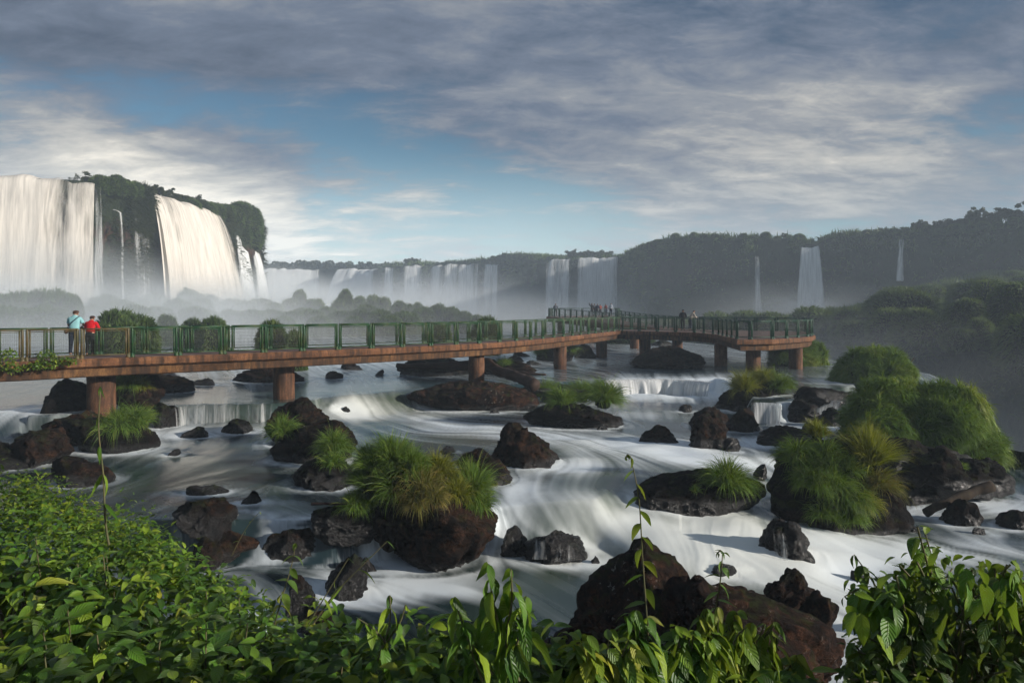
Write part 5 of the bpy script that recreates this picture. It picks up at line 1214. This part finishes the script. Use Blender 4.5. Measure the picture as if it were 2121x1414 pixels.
# broad misty island of round bushes
g = 'round bushes on the misty island below the falls'
lst = [(620, 601, 20, 128, 3), (600, 622, 24, 126, 0), (650, 622, 26, 127, 0), (715, 600, 19, 122, 3), (705, 622, 26, 121, 0), (745, 614, 18, 123, 3), (775, 613, 20, 124, 1), (795, 617, 16, 124, 1), (826, 624, 17, 118, 1), (846, 632, 16, 117, 0), (864, 628, 15, 118, 1), (905, 634, 22, 112, 2), (930, 640, 24, 110, 2), (955, 648, 24, 108, 2), (878, 640, 28, 110, 2),
       (540, 622, 30, 125, 0), (570, 630, 26, 120, 0), (510, 626, 30, 122, 0), (480, 622, 28, 124, 0), (450, 628, 30, 122, 0), (560, 645, 34, 108, 2), (600, 648, 34, 106, 2), (650, 645, 34, 108, 2), (700, 648, 34, 106, 2), (740, 645, 32, 106, 2), (790, 645, 32, 104, 2), (840, 648, 32, 104, 2), (520, 645, 34, 106, 2), (480, 645, 32, 106, 2), (630, 640, 26, 116, 0), (680, 638, 26, 115, 0), (760, 634, 26, 114, 0), (985, 655, 22, 106, 2), (430, 645, 30, 104, 2), (810, 656, 26, 98, 2), (730, 658, 24, 97, 2), (660, 658, 26, 97, 2), (590, 658, 24, 97, 2)]
for px, tp, rp, d, k in lst: dome_px(px, tp, rp, d, k, 'round grassy bush on the misty island below the distant falls', g)
g = 'mist-veiled mounds at the foot of the left falls'
lst = [(30, 612, 40, 84, 2), (75, 608, 40, 86, 2), (125, 608, 36, 84, 2), (-20, 612, 44, 84, 2), (150, 612, 22, 83, 1), (95, 640, 60, 80, 2), (20, 640, 60, 79, 2), (215, 618, 40, 98, 2), (250, 628, 44, 95, 2), (195, 636, 34, 92, 2), (290, 638, 36, 90, 2), (345, 602, 36, 118, 0), (375, 598, 30, 120, 0), (395, 606, 30, 118, 0), (325, 612, 32, 114, 0), (410, 622, 30, 110, 0), (430, 614, 26, 122, 0), (370, 625, 36, 104, 2), (330, 640, 34, 96, 2), (400, 640, 34, 98, 2), (300, 624, 26, 108, 0)]
for px, tp, rp, d, k in lst: dome_px(px, tp, rp, d, k, 'mist-veiled green mound below the left falls', g)
# terrace bushes and the row hanging over its edge
g = 'grassy bushes hanging over the terrace edge'
for k in range(48):
    f = k / 47; i = int(60 + f * 160); p = ed[min(i, 259)]; r = rng.uniform(1.6, 4.4) * (.7 + .3 * (1 - f)); dz_ = rng.normal() * .7
    while HY + (H - (p[2] - r * 1.15 + dz_ + 1.5 * r)) / p[1] * F < np.interp(CX + p[0] / p[1] * F, [1500, 1740, 1870, 2000, 2121], [664, 654, 646, 640, 628]): dz_ -= .3
    put_dome(int(rng.integers(0, 3)), (p[0] + rng.normal() * 1.2 - .5, p[1] + rng.normal() * 1., p[2] - r * 1.15 + dz_), r, 1.0, 'shaggy green bush hanging over the edge of the terrace above the gorge', g)
g = 'round bushes on the terrace below the right cliff'
for k in range(150):
    i, j = int(rng.integers(70, 225)), int(rng.integers(6, 84)); p = TV[i, j]; r = rng.uniform(1.5, 2.6) + 2.6 * (j / 84) * rng.random()
    if 75 < p[0] < 95 and p[1] > 165: continue
    kd_ = int(rng.integers(0, 4)); r *= (1., .85, 1.15, .6)[kd_]
    if HY + (H - p[2] - r * (1.05, 1.4, .8, 1.85)[kd_]) / p[1] * F < np.interp(CX + p[0] / p[1] * F, [1500, 1690, 1740, 1800, 1870, 1960, 2121], [668, 660, 645, 618, 590, 588, 556]): continue
    put_dome(kd_, (p[0], p[1], p[2] - r * .3), r, .9, 'round green bush on the terrace below the right cliff', g)
g = 'round bushes along the rim of the right cliff'
pr = dense(smooth_line(RW, 2), 1.)
m_ = (pr[:, 0] > -50) & (pr[:, 0] < 140)
idx = np.where(m_)[0]
for k in range(95):
    i = idx[int(k / 95 * len(idx))]; x, y = pr[i]; 
    if abs(x - 84) < 2.2 or (13 < x < 42.5 and y > 262 and rng.random() < .0): continue
    r = rng.uniform(.9, 1.6); back = 2.5 if (13 < x < 44 and y > 255) else .3
    put_dome(int(rng.integers(0, 3)), (x + back * .2, y + back, zt_r(x, y) - .9), r, 1., 'round-headed bush on the rim of the right cliff', g)

def tree_proto(seed, h, spread, mat, n=64, card=.26, flat=.85, dead=False):
    r = np.random.default_rng(seed); root = empty('tree', (0, 0, 0)); tb = []
    tp = np.array([(0, 0, 0), (.1 * r.normal(), .1 * r.normal(), h * .35), (.25 * r.normal(), .2 * r.normal(), h * .7)]); tb.append(tube(smooth_line(tp, 2), np.linspace(.13, .07, 9 if False else len(smooth_line(tp, 2))) * h / 4, 7))
    ends = []
    for k in range(9):
        s = tp[1] + (tp[2] - tp[1]) * r.random(); a = r.uniform(0, 6.28); e = s + np.array((math.cos(a) * spread * r.uniform(.4, 1), math.sin(a) * spread * r.uniform(.4, 1), h * r.uniform(.08, .38)))
        m_ = (s + e) / 2 + (0, 0, -.1 * h * r.random()); l = smooth_line([s, m_, e], 2); tb.append(tube(l, np.linspace(.05, .012, len(l)) * h / 4, 5)); ends.append(e)
    v, q = join(tb); mesh_np('trunk', v, q, M['bark'], root)
    V_, Q_, A, o = [], [], [], 0
    for k in range(n):
        c = ends[k % 9] * r.uniform(.75, 1.08) + r.normal(size=3) * np.array((.28, .28, .16)) * spread; m = int(r.uniform(50, 110) * (.25 if dead else 1)); rr = spread * r.uniform(.16, .34)
        pt = r.normal(size=(m, 3)); pt /= np.linalg.norm(pt, axis=1)[:, None]; pt = c + pt * rr * (r.random((m, 1)) ** .35) * np.array((1, 1, flat))
        a, b = r.normal(size=(m, 3)), r.normal(size=(m, 3)); a /= np.linalg.norm(a, axis=1)[:, None]; b = np.cross(a, b); b /= np.linalg.norm(b, axis=1)[:, None]
        s_ = card * r.uniform(.5, 1.2, (m, 1)) * h / 4
        V_.append(np.stack([pt - a * s_, pt + b * s_ * .5, pt + a * s_, pt - b * s_ * .5], 1).reshape(-1, 3)); Q_.append(np.arange(m * 4).reshape(-1, 4) + o); o += m * 4; A.append(np.repeat(np.clip(r.random(m) * .5 + .5 * r.random(), 0, 1), 4))
    mesh_np('crown', np.concatenate(V_), np.concatenate(Q_), M[mat], root, attrs={'rnd': np.concatenate(A)}); return root
TR = [tree_proto(1, 4., 1.6, 'far_dark'), tree_proto(2, 3.4, 1.9, 'far_dark'), tree_proto(3, 4.6, 1.5, 'far_dark', 26), tree_proto(4, 2.6, 1.3, 'far_dark', 14, dead=True)]; used_t = set()
def put_tree(k, loc, s, label, group):
    o = TR[k]
    if k in used_t: o = dup(o)
    used_t.add(k); o.location = loc; o.scale = (s, s, s * rng.uniform(.85, 1.1)); o.rotation_euler = (0, 0, rng.uniform(0, 6.28)); tag(o, label, 'tree', group)
g = 'small trees on the rim above the left falls'
def lw_at(px):   # rim position of the left cliff seen at a pixel column
    p = dense(smooth_line(LW, 2), .5); q = CX + p[:, 0] / p[:, 1] * F; k = np.argmin(np.where(p[:, 1] < 160, np.abs(q - px), 1e9)); return p[k]
for px, k, s, lb in ((172, 3, .8, 'bare twiggy tree at the right end of the great left fall'), (190, 3, 1., 'reddish sparse tree beside the great left fall'), (207, 0, .62, 'first leafy tree right of the great left fall'), (238, 1, .8, 'flat topped little tree on the rim between the two left falls'), (262, 2, .8, 'taller open-crowned tree on the rim between the two left falls'), (282, 0, .6, 'low tree just before the second left fall'),
        (312, 1, .85, 'dark round tree over the lip of the second left fall'), (332, 0, .85, 'dark tree with a knobbly crown above the second left fall'), (350, 2, .85, 'spindly taller tree above the second left fall'), (368, 1, .7, 'low tree on the slope right of the spindly tree'), (392, 0, .8, 'tree on the descending rim above the second left fall'), (410, 1, .8, 'bushy tree halfway along the descending rim'), (428, 2, .75, 'brownish tree on the descending rim'), (446, 1, .85, 'spreading tree before the thin left falls'), (462, 0, .75, 'tree above the first thin left fall'), (480, 1, .85, 'dense tree above the second thin left fall'), (500, 1, 1., 'dense tree near the end of the left cliff'), (514, 0, .8, 'last tree on the overhanging end of the left cliff')):
    p = lw_at(px); put_tree(k, (p[0] - 1.2, p[1] + .4, 22.7), s * .95, lb, g)
g = 'bushy heads on the left cliff end'
for px, dz, r in ((470, -1, 2.2), (486, -1.2, 2.4), (500, -1.5, 2.8), (512, -2.2, 3.0), (520, -3.4, 2.8), (524, -5.4, 2.4), (505, -4.5, 2.4), (212, -1, 1.6), (228, -1.2, 1.7), (246, -1, 1.6), (262, -1.2, 1.7), (280, -1.2, 1.5), (400, -.8, 1.6), (430, -.8, 1.8), (450, -1, 2.)):
    p = lw_at(px); put_dome(int(rng.integers(0, 2)), (p[0] - .3, p[1], 23.4 + dz), r, 1., 'dark shaggy bush draped over the rim of the left cliff', g)
g = 'trees on the rim of the right cliff'
for x, y, k, s, in ((24, 272, 1, 1.2), (29, 271, 0, 1.2), (34, 270, 1, 1.3), (38, 269, 2, 1.1), (79, 194, 0, .8), (100, 184, 1, .8), (104, 181, 1, 1.), (107, 178, 0, 1.1), (111, 175, 1, 1.3), (114.5, 172, 0, 1.2), (116.5, 170, 2, 1.4), (119, 168, 1, 1.4), (122, 165, 0, 1.5), (125, 163, 2, 1.6), (128, 161, 1, 1.7), (131, 160, 0, 1.8), (-48, 316, 0, 1.2), (-44, 315, 2, 1.)):
    put_tree(k, (x, y + 1.5, zt_r(x, y - 1.5) - 1.2), s * 1.0, 'dark tree silhouetted on the rim of the right cliff', g)
# far-off wood above the distant falls
V_, Q_, A, o = [], [], [], 0
for k in range(240):
    x = rng.uniform(-240, -62); y = np.interp(x, [-200, -134, -98, -62], [340, 356, 358, 345]) + rng.uniform(2, 12); rr = rng.uniform(1.4, 2.6); m = 70; zc = 24.4 + rng.uniform(0, 2.2) * (1.1 if x < -95 else .6)
    pt = rng.normal(size=(m, 3)); pt /= np.linalg.norm(pt, axis=1)[:, None]; pt = np.array((x, y, zc)) + pt * rr
    a, b = rng.normal(size=(m, 3)), rng.normal(size=(m, 3)); a /= np.linalg.norm(a, axis=1)[:, None]; b = np.cross(a, b); b /= np.linalg.norm(b, axis=1)[:, None]
    V_.append(np.stack([pt - a * .8, pt + b * .6, pt + a * .8, pt - b * .6], 1).reshape(-1, 3)); Q_.append(np.arange(m * 4).reshape(-1, 4) + o); o += m * 4; A.append(np.repeat(rng.random(m), 4))
o = mesh_np('far_wood', np.concatenate(V_), np.concatenate(Q_), M['far_dark'], attrs={'rnd': np.concatenate(A)}); tag(o, kind='stuff')

# ---------------------------------------------------------------- the great falls
def fall(lip, zt, zb, throw, label, dens=.8, seed=0, mat='fall', layers=2, nv=40, flat=1.2, off=0., spread=0., du=.25, gaps=.5, name='waterfall'):
    p = dense(lip, du); n = len(p); s = np.concatenate([[0], np.cumsum(np.linalg.norm(np.diff(p, axis=0), axis=1))]); W_ = s[-1]
    t_ = np.gradient(p, axis=0); t_ /= np.linalg.norm(t_, axis=1)[:, None]; nr = np.stack([t_[:, 1], -t_[:, 0]], 1)
    V_, Q_, U, D, o = [], [], [], [], 0
    t = np.linspace(0, 1, nv)
    for l in range(layers):
        ph = fbm(np.stack([s * .35, s * 0 + l * 3, s * 0], 1), 3, seed + l); ph2 = fbm(np.stack([s * 1.2, s * 0 + l * 3, s * 0], 1), 2, seed + 30 + l)
        out = (throw * (1 + .14 * ph + .02 * ph2) - l * .3 + .1)
        Pp = np.zeros((n, nv, 3)); ex = -flat * np.clip(1 - t / .04, 0, 1)[None, :] + out[:, None] * (t[None, :] ** .55)
        lat = (s[:, None] / W_ - .5) * spread * t[None, :] + .25 * fbm(np.stack([np.repeat(s * .5, nv), np.tile(t * 3, n), np.full(n * nv, l * 5.)], 1), 2, seed).reshape(n, nv)
        ex = ex + off * (1 - np.clip(1 - t / .04, 0, 1))[None, :]
        Pp[:, :, :2] = p[:, None, :] + nr[:, None, :] * ex[..., None] + t_[:, None, :] * lat[..., None]
        h = zt - zb; lipz = .9 * fbm(np.stack([s * .4, s * 0, s * 0], 1), 3, seed + 8)
        Pp[:, :, 2] = (zt + lipz)[:, None] - h * t[None, :] ** 1.15 - .1 * l
        V_.append(Pp.reshape(-1, 3)); Q_.append(grid_q(n, nv, o)); o += n * nv
        U.append(np.stack([np.repeat(s + l * 57 + seed * 11, nv), np.tile(t * h, n)], 1))
        e = np.clip(np.minimum(s, W_ - s) / max(.25, W_ * .18), 0, 1)
        g_ = fbm(np.stack([np.repeat(s * .22, nv), np.tile(t * .5, n), np.full(n * nv, seed * 1.)], 1), 2, seed + 60).reshape(n, nv)
        D.append((dens * (.35 + .65 * e)[:, None] + gaps * g_ + .22 * t[None, :]).ravel())
    ob = mesh_np(name, np.concatenate(V_), np.concatenate(Q_), M[mat], attrs={'dens': np.concatenate(D)}, uv=np.concatenate(U)); return tag(ob, label, 'waterfall')
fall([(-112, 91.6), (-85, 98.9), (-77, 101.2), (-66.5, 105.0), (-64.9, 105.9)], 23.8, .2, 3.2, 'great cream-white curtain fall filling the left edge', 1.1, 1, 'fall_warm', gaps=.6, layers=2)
fall([(-64.9, 105.7), (-64.0, 106.6)], 23.4, 1, 1.2, 'thin white strands at the right edge of the great left curtain', .45, 2, 'fall_thin')
fall([(-63.0, 109.2), (-62.9, 109.8)], 19.5, 3, .6, 'single hair-thin fall down the dark rock between the left falls', .5, 3, 'fall_thin', 1, du=.1)
fall([(-63.4, 112.3), (-62.9, 114.5), (-62.6, 117.5)], 23.6, 1, 2.0, 'thin parted strands left of the second great fall', .5, 4, 'fall_thin', 2, spread=1)
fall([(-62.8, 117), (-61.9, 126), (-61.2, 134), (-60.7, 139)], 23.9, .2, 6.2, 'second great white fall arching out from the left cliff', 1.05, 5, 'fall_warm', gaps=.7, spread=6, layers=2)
fall([(-60.5, 141), (-60.1, 144)], 22, .2, 3.8, 'faint veil just right of the second great fall', .42, 6, 'fall_thin', 2)
fall([(-60.0, 146), (-59.3, 149.5)], 20.5, .2, 3.2, 'slim bright fall near the end of the left cliff', .72, 7, 'fall', 2, spread=2.5)
fall([(-58.6, 152), (-58.0, 155)], 17.6, .2, 3.2, 'last slim fall beneath the overhanging cliff end', .74, 8, 'fall', 2, spread=3)
fall([(-142, 347), (-134, 350), (-98.5, 352.6)], 24.2, -1, 3.5, 'broad distant white fall framed by the far wood', 1.3, 9, du=.5, off=3.)
fall([(-96, 351), (-93.5, 346)], 22, -1, 2., 'thin distant trickles between the two broad distant falls', .3, 10, 'fall_thin', 2, off=3.)
fall([(-86, 345), (-74, 342), (-64.5, 337)], 23.6, -1, 9., 'second broad distant fall spreading out over its ledge', 1.35, 11, spread=10, du=.5, off=3.)
for k, (px, d, w, zt_, de, lb) in enumerate(((812, 317, 4.6, 23.5, .62, 'first slim hazy fall on the misty right wall'), (856, 313, 6.5, 23.5, .55, 'double hazy fall second along the misty right wall'), (938, 305, 6.5, 23.8, .5, 'broad faint fall in the middle of the misty right wall'), (962, 303, 4.0, 23.8, .6, 'slanting hazy fall beside the broad faint one'), (994, 298, 1.4, 24, .55, 'hair-thin hazy fall on the misty wall'), (1030, 293, 2.2, 23, .6, 'jagged thin fall nearest the twin falls'))):
    x = (px - CX) / F * d; dd = np.interp(x, [-62, -58, -45, -21, -2, 14], [335, 322, 312, 303, 294, 273]); x = (px - CX) / F * dd
    fall([(x - w / 2, dd + .5), (x + w / 2, dd + .2)], zt_, -2, 3.4, lb, de + .22, 20 + k, 'fall', 2, off=5.)
fall([(-56, 321), (-45, 312.5), (-21, 303.5), (-4, 295)], 23.2, -2, 3., 'long faint veil of water along the misty right wall', .46, 41, 'fall', 1, gaps=1.2, off=4., du=.5)
fall([(14.8, 272.6), (19, 271.6), (24.5, 270.2)], 23.2, -2, 5, 'left of the twin bright falls on the right, in three strands', .95, 31, 'fall', 2, gaps=.8, off=4.)
fall([(26.3, 269.6), (34, 268.2), (41.5, 266.4)], 24.0, -2, 5, 'right and broader of the twin bright falls behind the distant visitors', .98, 32, 'fall', 3, gaps=.5, off=4.)
def rw_at(px):
    p = dense(smooth_line(RW, 2), .5); q = CX + p[:, 0] / p[:, 1] * F; k = np.argmin(np.where(p[:, 1] < 235, np.abs(q - px), 1e9)); return p[k], p[k + 1] - p[k]
for px, w, zt_, zb, de, th, lb, lay in ((1566, 1.2, 19., 3.5, .6, 2.4, 'thin broken fall on the right cliff left of the tall white fall', 2), (1561, 1.6, 11., 1.5, .42, 3.2, 'wispy lower strand beside the thin broken fall', 1), (1676, 4.4, 21.4, 1.5, 1.25, 4.4, 'tall white fall on the right cliff', 3), (1704, 1.0, 21., 8, .3, 2.2, 'faint trickle right of the tall white fall', 1), (1872, 1.1, 22.6, 11.5, .72, 2.0, 'slender fall near the right end of the cliff', 2), (1909, .5, 19.5, 16, .4, 1.8, 'tiny short trickle on the far right of the cliff', 1)):
    p, t_ = rw_at(px); t_ = t_ / np.linalg.norm(t_); fall([p - t_ * w / 2, p + t_ * w / 2], zt_, zb, th, lb, de, int(px), 'fall' if de > .5 else 'fall_thin', lay, spread=w * .6, off=2.8)
for (x, y, z) , w, h, lb in (((81.5, 181, 4.2), 9., 3.6, 'white water splashing over rocks at the foot of the tall white fall'), ((47, 103, 2.6), 1.2, 7, 'tiny cascade slipping off the terrace edge behind the platform')):
    fall([(x - w / 2, y), (x + w / 2, y - .5)], z, z - h, 2.5, lb, .5, int(x), 'fall_thin', 2, nv=14, name='cascade')

# ---------------------------------------------------------------- air: haze, spray
def volume_mat(name, dens, col=(1, 1, 1)):
    m = bpy.data.materials.new(name); m.use_nodes = True; t = NT(m.node_tree); t.n.clear(); out = t.add('ShaderNodeOutputMaterial')
    v = t.add('ShaderNodeVolumePrincipled'); v.inputs['Color'].default_value = (*col, 1); v.inputs['Density'].default_value = dens; v.inputs['Anisotropy'].default_value = .0
    t.l.new(v.outputs[0], out.inputs['Volume']); return m
v, q = box(-300, 230, -30, 400, -39.5, 44); hz = mesh_np('haze', v, q, volume_mat('haze_air', .0010, (.72, .86, 1.)), smooth=False); tag(hz, kind='stuff')
def soft_volume(name, dens, col):
    m = bpy.data.materials.new(name); m.use_nodes = True; t = NT(m.node_tree); t.n.clear(); out = t.add('ShaderNodeOutputMaterial')
    v = t.add('ShaderNodeVolumePrincipled'); v.inputs['Color'].default_value = (*col, 1); v.inputs['Anisotropy'].default_value = 0.
    p = t.add('ShaderNodeTexCoord').outputs['Object']; ln_ = t.add('ShaderNodeVectorMath', operation='LENGTH'); t.l.new(p, ln_.inputs[0])
    f = t.ramp(ln_.outputs['Value'], [(.0, 1.), (.35, .72), (.7, .22), (1., 0.)], 'EASE')
    nz_ = t.ramp(t.noise(p, 1.6, 2, .5), [(.3, .45), (.7, 1.4)])
    t.set(v.inputs['Density'], t.math('MULTIPLY', t.math('MULTIPLY', f, nz_), dens * 2.0)); t.l.new(v.outputs[0], out.inputs['Volume']); return m
def mist(c, r, dens, seed, col=(.90, .96, 1.)):
    d_, f_ = ICO[4]; n_ = fbm(d_ * 1.6 + seed, 3, seed); v_ = d_ * 1.02
    o_ = mesh_np('mist', v_, f_, soft_volume('spray', dens, col)); o_.location = c; o_.scale = tuple(x * 1.3 for x in r); tag(o_, kind='stuff')
mist((-84, 100, 0), (42, 16, 13), .065, 1)
mist((-62, 112, -1), (32, 24, 6), .03, 2)
mist((-52, 138, 0), (20, 36, 11), .05, 3)
mist((-40, 118, -1), (60, 28, 8), .018, 4)
mist((-64, 80, -1), (44, 20, 8), .05, 5)
mist((-60, 240, 0), (80, 75, 13), .0055, 6)
mist((-92, 325, 0), (62, 22, 10), .018, 7)
mist((-35, 275, 4), (48, 38, 15), .010, 8)
mist((25, 235, 0), (40, 34, 12), .007, 9)
mist((10, 170, -22), (36, 80, 20), .006, 10)
mist((62, 165, -14), (22, 40, 18), .004, 11)
mist((34, 60, -28), (16, 34, 18), .02, 12)
mist((40, 78, -12), (15, 42, 13), .018, 14)
mist((74, 172, 2), (30, 14, 8), .012, 15)
mist((78, 184, 4), (9, 6, 3), .06, 13)

# ---------------------------------------------------------------- sky and sun
SUN_AZ, SUN_EL = R(109), R(16)
w = bpy.data.worlds.new('World'); scene.world = w; w.use_nodes = True; t = NT(w.node_tree); t.n.clear()
out = t.add('ShaderNodeOutputWorld'); bgn = t.add('ShaderNodeBackground'); t.l.new(bgn.outputs[0], out.inputs[0])
sky = t.add('ShaderNodeTexSky'); sky.sky_type = 'NISHITA'; sky.sun_disc = False; sky.sun_elevation = SUN_EL; sky.sun_rotation = SUN_AZ; sky.altitude = 200; sky.air_density = 1.; sky.dust_density = .6; sky.ozone_density = 1.5
tc = t.add('ShaderNodeTexCoord').outputs['Generated']
sp = t.add('ShaderNodeSeparateXYZ'); t.l.new(tc, sp.inputs[0]); sx, sy, sz = sp.outputs
az = t.math('ARCTAN2', sx, sy); el = t.math('ARCSINE', sz)
zc = t.math('MAXIMUM', t.math('ADD', sz, .20), .03)
cv = t.add('ShaderNodeCombineXYZ'); t.set(cv.inputs[0], t.math('DIVIDE', sx, zc)); t.set(cv.inputs[1], t.math('DIVIDE', sy, zc)); cl = cv.outputs[0]
n1 = t.noise(t.mapv(cl, (.75, 1.0, 1), (3.1, 1.7, 0), (0, 0, R(-32))), 1., 9, .58, .9)
n2 = t.noise(t.mapv(cl, (1.5, 2.7, 1), (7.3, 4.1, 0), (0, 0, R(-48))), 1., 9, .62, .5)
n3 = t.noise(t.mapv(cl, (4.5, 8., 1), (1.3, 2.1, 0), (0, 0, R(-42))), 1., 7, .66, .3)
def blob(a0, e0, ra, re, rot=0.):
    da = t.math('SUBTRACT', az, a0); de = t.math('SUBTRACT', el, e0); c, s = math.cos(rot), math.sin(rot)
    u = t.math('ADD', t.math('MULTIPLY', da, c / ra), t.math('MULTIPLY', de, s / ra)); v_ = t.math('ADD', t.math('MULTIPLY', da, -s / re), t.math('MULTIPLY', de, c / re))
    q = t.math('ADD', t.math('MULTIPLY', u, u), t.math('MULTIPLY', v_, v_)); return t.math('EXPONENT', t.math('MULTIPLY', q, -1.))
def skypx(px, py): x, z = (px - CX) / F, (HY - py) / F; return math.atan2(x, 1), math.atan2(z, math.hypot(x, 1))
def bp(px, py, rx, ry, rot=0.): a, e = skypx(px, py); return blob(a, e, rx / F, ry / F, rot)
cov = t.math('MULTIPLY_ADD', n1, .9, .28)
for b_, k in ((bp(480, 215, 420, 55, .08), -.26), (bp(880, 330, 330, 60, -.2), -.30), (bp(1150, 390, 200, 50), -.16), (bp(900, 480, 500, 60), -.10), (bp(650, 430, 60, 90), -.1), (bp(1000, 460, 400, 45), -.12), (bp(1950, 245, 130, 50, -.2), -.25), (bp(330, 400, 300, 90, -.3), .34), (bp(1400, 250, 500, 120, -.15), .22), (bp(500, 60, 900, 110), .25), (bp(1700, 380, 400, 60), .2), (bp(100, 250, 200, 60), .05)):
    cov = t.math('ADD', cov, t.math('MULTIPLY', b_, k))
cov = t.math('ADD', cov, t.math('MULTIPLY', t.math('SUBTRACT', n2, .5), .75)); cov = t.math('ADD', cov, t.math('MULTIPLY', t.math('SUBTRACT', n3, .5), .8))
cover = t.ramp(cov, [(.42, 0.), (.82, 1.)], 'EASE')
# brightness of the clouds: lit cream patches, slate undersides
br = t.math('MULTIPLY_ADD', n2, .75, t.math('MULTIPLY', n3, .5)); br = t.math('ADD', br, -.25)
for b_, k in ((bp(300, 375, 320, 80, -.30), .62), (bp(600, 520, 300, 40), .34), (bp(1350, 230, 420, 90, -.1), .10), (bp(1750, 330, 380, 80, -.1), .24), (bp(1900, 200, 200, 40), .12), (bp(1300, 440, 600, 60), .18), (bp(830, 420, 200, 50), .2), (bp(300, 90, 700, 130), -.12), (bp(2100, 60, 300, 120), -.08), (bp(1700, 40, 300, 80), -.06), (bp(1000, 80, 400, 90), .02), (bp(0, 120, 260, 140), -.14), (bp(2121, 300, 160, 120), -.08)):
    br = t.math('ADD', br, t.math('MULTIPLY', b_, k))
br = t.math('ADD', br, t.math('MULTIPLY', t.math('SUBTRACT', n3, .5), .25)); ccol = t.ramp(br, [(.08, (.050, .070, .110)), (.34, (.105, .132, .185)), (.54, (.205, .220, .245)), (.80, (.46, .44, .40)), (1., (.78, .72, .62))])
skyc = t.add('ShaderNodeMix', data_type='RGBA', blend_type='MULTIPLY'); skyc.inputs[0].default_value = 1.; t.l.new(sky.outputs[0], skyc.inputs[6]); skyc.inputs[7].default_value = (.052, .080, .081, 1)
low = t.ramp(el, [(0., 1.), (.24, 0.)], 'EASE')
lowc = t.mix(t.ramp(az, [(0., 1.), (.45, 0.)]), (.36, .43, .47), (.86, .96, 1.0))
allc = t.mix(cover, t.mix(1., skyc.outputs[2], t.ramp(el, [(0., (1.05, 1., 1.02)), (.16, (.80, .80, .84)), (.36, (.40, .42, .52))]), 'MULTIPLY'), ccol)
allc = t.mix(t.math('MULTIPLY', low, .52), allc, lowc)
SKYMUL = t.add('ShaderNodeMix', data_type='RGBA', blend_type='MULTIPLY'); SKYMUL.inputs[0].default_value = 1.; t.l.new(allc, SKYMUL.inputs[6]); SKYMUL.inputs[7].default_value = (10., 10., 10., 1)
t.l.new(SKYMUL.outputs[2], bgn.inputs[0]); bgn.inputs[1].default_value = .1
sl = bpy.data.lights.new('sun', 'SUN'); sl.energy = 5.; sl.angle = R(1.2); sl.color = (1., .92, .83); so = bpy.data.objects.new('sun', sl); COL.objects.link(so)
dv = Vector((math.sin(SUN_AZ) * math.cos(SUN_EL), math.cos(SUN_AZ) * math.cos(SUN_EL), math.sin(SUN_EL))); so.rotation_euler = dv.to_track_quat('Z', 'Y').to_euler(); so.location = dv * 60

# ---------------------------------------------------------------- camera and render settings
cd = bpy.data.cameras.new('camera'); cam = bpy.data.objects.new('camera', cd); COL.objects.link(cam); scene.camera = cam
cam.location = (0, 0, H); cam.rotation_euler = (R(90), 0, 0); cd.sensor_width = 36; cd.lens = 36 * F / 2121; cd.shift_y = -(707 - HY) / 2121.; cd.clip_end = 3000; cd.clip_start = .05
scene.view_settings.view_transform = 'Standard'; scene.view_settings.look = 'None'; scene.view_settings.exposure = .44; scene.view_settings.gamma = 1
cy = scene.cycles; cy.use_adaptive_sampling = True; cy.adaptive_threshold = .03; cy.use_denoising = True; cy.max_bounces = 5; cy.diffuse_bounces = 2; cy.glossy_bounces = 2; cy.transmission_bounces = 2; cy.volume_bounces = 3; cy.transparent_max_bounces = 14
cy.caustics_reflective = False; cy.caustics_refractive = False; cy.sample_clamp_indirect = 4
